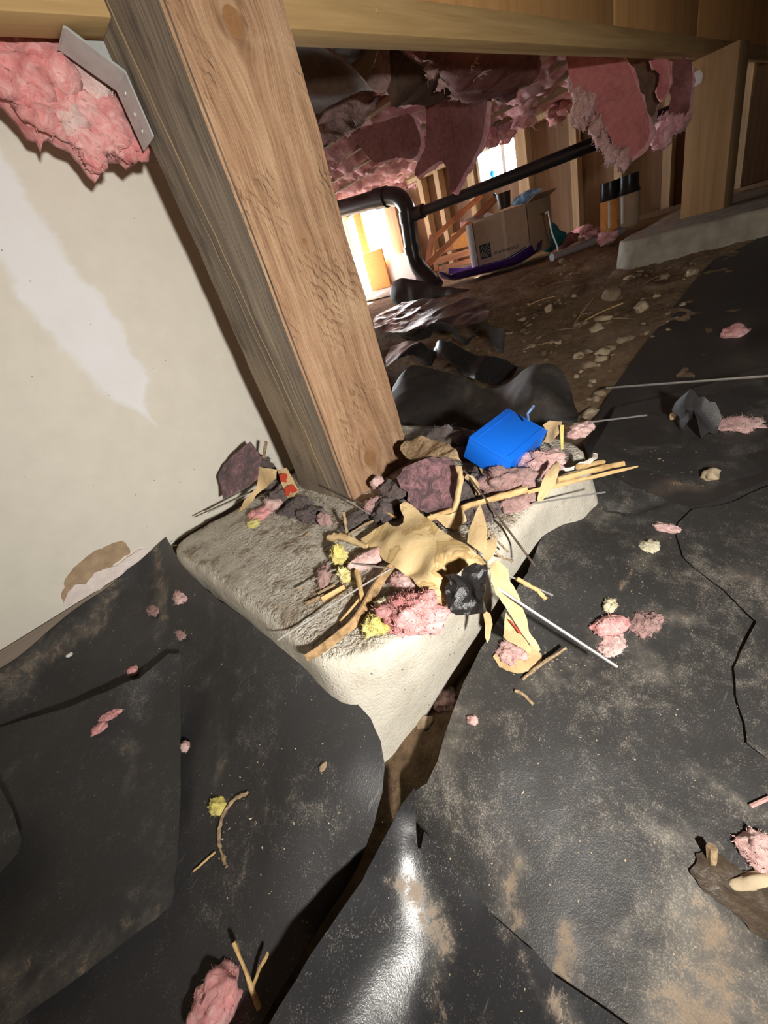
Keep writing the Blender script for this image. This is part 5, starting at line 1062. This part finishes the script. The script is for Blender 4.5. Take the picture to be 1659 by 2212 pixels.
fixed = [(1300, 762, .018), (1318, 752, .014), (1272, 790, .017), (1296, 776, .016), (1262, 700, .014), (1245, 703, .012), (1130, 690, .012), (1142, 703, .013), (1150, 748, .012), (1290, 712, .02), (1345, 735, .02), (1362, 730, .016), (1240, 640, .012), (1100, 720, .012), (1390, 700, .01), (1420, 640, .012), (1285, 862, .012), (1295, 850, .010), (1250, 770, .014), (1270, 760, .014), (1435, 600, .014), (1360, 600, .018), (1330, 590, .012), (1230, 660, .01), (1300, 690, .02)]
for k in range(150):
    if k < len(fixed): px, py, s = fixed[k]
    else:
        px = rg.uniform(1080, 1480); py = rg.uniform(575, 900); s = rg.uniform(.003, .009)
        if py < 575 + (1480 - px) * .0 or (px - 1280) * -1.02 + 905 < py - 5 or px < 1130 and py > 700 or py > 760 and px < 1235: continue
    p = on(px, py, s * .12); o = blob('stone', p, (s * rg.uniform(.8, 1.4), s * rg.uniform(.8, 1.3), s * rg.uniform(.5, .8)), MT['stone' if k % 3 else 'stone2'], 500 + k, .42, 1.5, 2, 0, rz=rg.uniform(0, 3)); cnt += 1
    tag(o, 'small brown stone scattered on the bare dirt', 'stone', 'stones on the bare dirt')
# twigs on sheets and dirt
def gstick(label, pts, r, mat='twig', seed=0, grp=None, up=.002, rag=.25, taper=None):
    P = [on(p[0], p[1], p[2] if len(p) > 2 else up) for p in pts]; o = tube('twig', P, r, MT[mat], None, 6, taper, len(P) > 2, 5, rag, seed); tag(o, label, 'twig', grp); return o
gstick('brown twig raised on the right sheet beside the pink heap', [(1128, 1468), (1170, 1435, .008), (1222, 1400, .012)], .0018, seed=1)
gstick('small forked twig below the raised brown twig', [(1112, 1492), (1130, 1500), (1152, 1522)], .0015, seed=2)
gstick('curved arc of dried root on the left bulging sheet', [(535, 1712), (505, 1728), (485, 1755), (474, 1790), (474, 1825), (482, 1850), (490, 1872)], .0016, 'twig', 3, rag=.5)
gstick('orange forked needle beside the curved root', [(464, 1841), (445, 1858), (418, 1882)], .0010, 'straw', 4)
gstick('thick straw stem standing in the dark gap at the bottom', [(505, 2035, .02), (535, 2110, .012), (560, 2180, .004)], .0018, 'straw', 5)
gstick('second straw stem in the dark gap at the bottom', [(578, 2060, .02), (560, 2095, .012), (545, 2135, .004)], .0014, 'straw', 6)
gstick('pale pink stick at the right edge of the picture', [(1621, 1742), (1665, 1722)], .0016, 'pinkpale', 7, rag=0)
gstick('brown twig stub standing by the wet mud', [(1540, 1862, .002), (1538, 1830, .014)], .003, 'twig', 8)
for k, (a, b, r) in enumerate([((1250, 700), (1345, 655), .004), ((1130, 755), (1215, 735), .004), ((1300, 690), (1372, 690), .003), ((1205, 712), (1262, 714), .003), ((1285, 640), (1240, 700), .003), ((1180, 618), (1240, 605), .003), ((1310, 600), (1390, 585), .004), ((1400, 570), (1330, 580), .003), ((1140, 660), (1200, 640), .003), ((1380, 620), (1440, 590), .003)]):
    gstick('thin root or twig lying on the bare dirt', [(a[0], a[1], .003), ((a[0] + b[0]) / 2, (a[1] + b[1]) / 2 - 3, .005), (b[0], b[1], .003)], r * .55, 'twig' if k % 4 else 'straw', 20 + k, 'twigs on the bare dirt')
# wet mud patch at the right edge
o = drape('mud_patch', [on(px, py, .002) for px, py in [(1490, 1880), (1500, 1840), (1530, 1830), (1560, 1850), (1600, 1890), (1659, 1930), (1700, 1990), (1680, 2040), (1659, 2030), (1600, 1990), (1540, 1945), (1505, 1915)]], [], .003, .0012, 90, .0006, MT['mud'], (0, 0, 1), .007, 70, 61, 2); tag(o, 'dark wet mud patch on the sheet at the right edge', 'mud')
V = []; F = []; rg = np.random.default_rng(31); iv, jf = ICO[1]
for _ in range(1500):
    x, y = rg.uniform(.45, 2.3), rg.uniform(-.1, 1.3); p = np.array([x, y, 0.]); zt0 = float(soil((x, y))[0])
    if topz(x, y) > zt0 - .008: continue
    sz = .0035 * math.exp(rg.normal(0, .55)); b0_ = len(V); q = iv * (1 + .35 * fbm(iv * 1.7 + rg.uniform(0, 50), 3, 2))[:, None] * sz * np.array([1.2, 1, .8]) + np.array([x, y, zt0 - .012 + sz * .3])
    V.extend(list(q)); F.extend([tuple(i + b0_ for i in f) for f in jf])
o = mk('soil_clods', V, F, MT['soil'], None, True); tag(o, 'brown clods and grit covering the bare dirt', 'dirt', None, 'stuff')
# thin scatter of crumbs, flakes and needles nobody could count
rg = np.random.default_rng(9); V = []; F = []
def flake(p, s):
    b = len(V); q = rg.normal(0, 1, (4, 3)) * np.array([s, s, s * .4]); V.extend(list(p + q + np.array([0, 0, s * .4]))); F.extend([(b, b + 1, b + 2), (b, b + 2, b + 3), (b, b + 3, b + 1), (b + 1, b + 3, b + 2)])
for (px, py, sx, sy, n, s) in [(1380, 1240, 30, 50, 70, .0009), (1180, 1440, 40, 20, 60, .001), (620, 1700, 130, 200, 150, .0008), (250, 1620, 120, 130, 60, .0008), (1250, 1700, 250, 250, 200, .0009), (880, 1950, 120, 120, 50, .0008), (1450, 1030, 60, 15, 40, .0012), (1420, 985, 60, 10, 30, .0014), (300, 1400, 90, 70, 90, .0011), (520, 1750, 30, 40, 30, .0012), (1400, 1500, 150, 150, 70, .0009), (700, 1850, 100, 150, 60, .0008)]:
    for _ in range(n):
        flake(on(px + rg.normal(0, sx), py + rg.normal(0, sy), 0), s * .62 * rg.uniform(.4, 1.5))
o = mk('crumbs', V, F, MT['stone2'], None, False); tag(o, 'tan crumbs and flakes sprinkled over the plastic sheets', 'crumbs', None, 'stuff')
V = []; F = []
for _ in range(900):
    a = rg.uniform(-.215, .24); b_2 = rg.uniform(-.2, .22); near = math.exp(-max(0, math.hypot(a - .06, b_2 + .02) - .1) * 9)
    if rg.random() < near: flake(np.array([a, b_2, .0015]), .0013 * rg.uniform(.5, 1.8))
o = mk('crumbs', V, F, MT['twig'], None, False); tag(o, 'brown grit and chaff scattered on the concrete pad', 'crumbs', None, 'stuff')
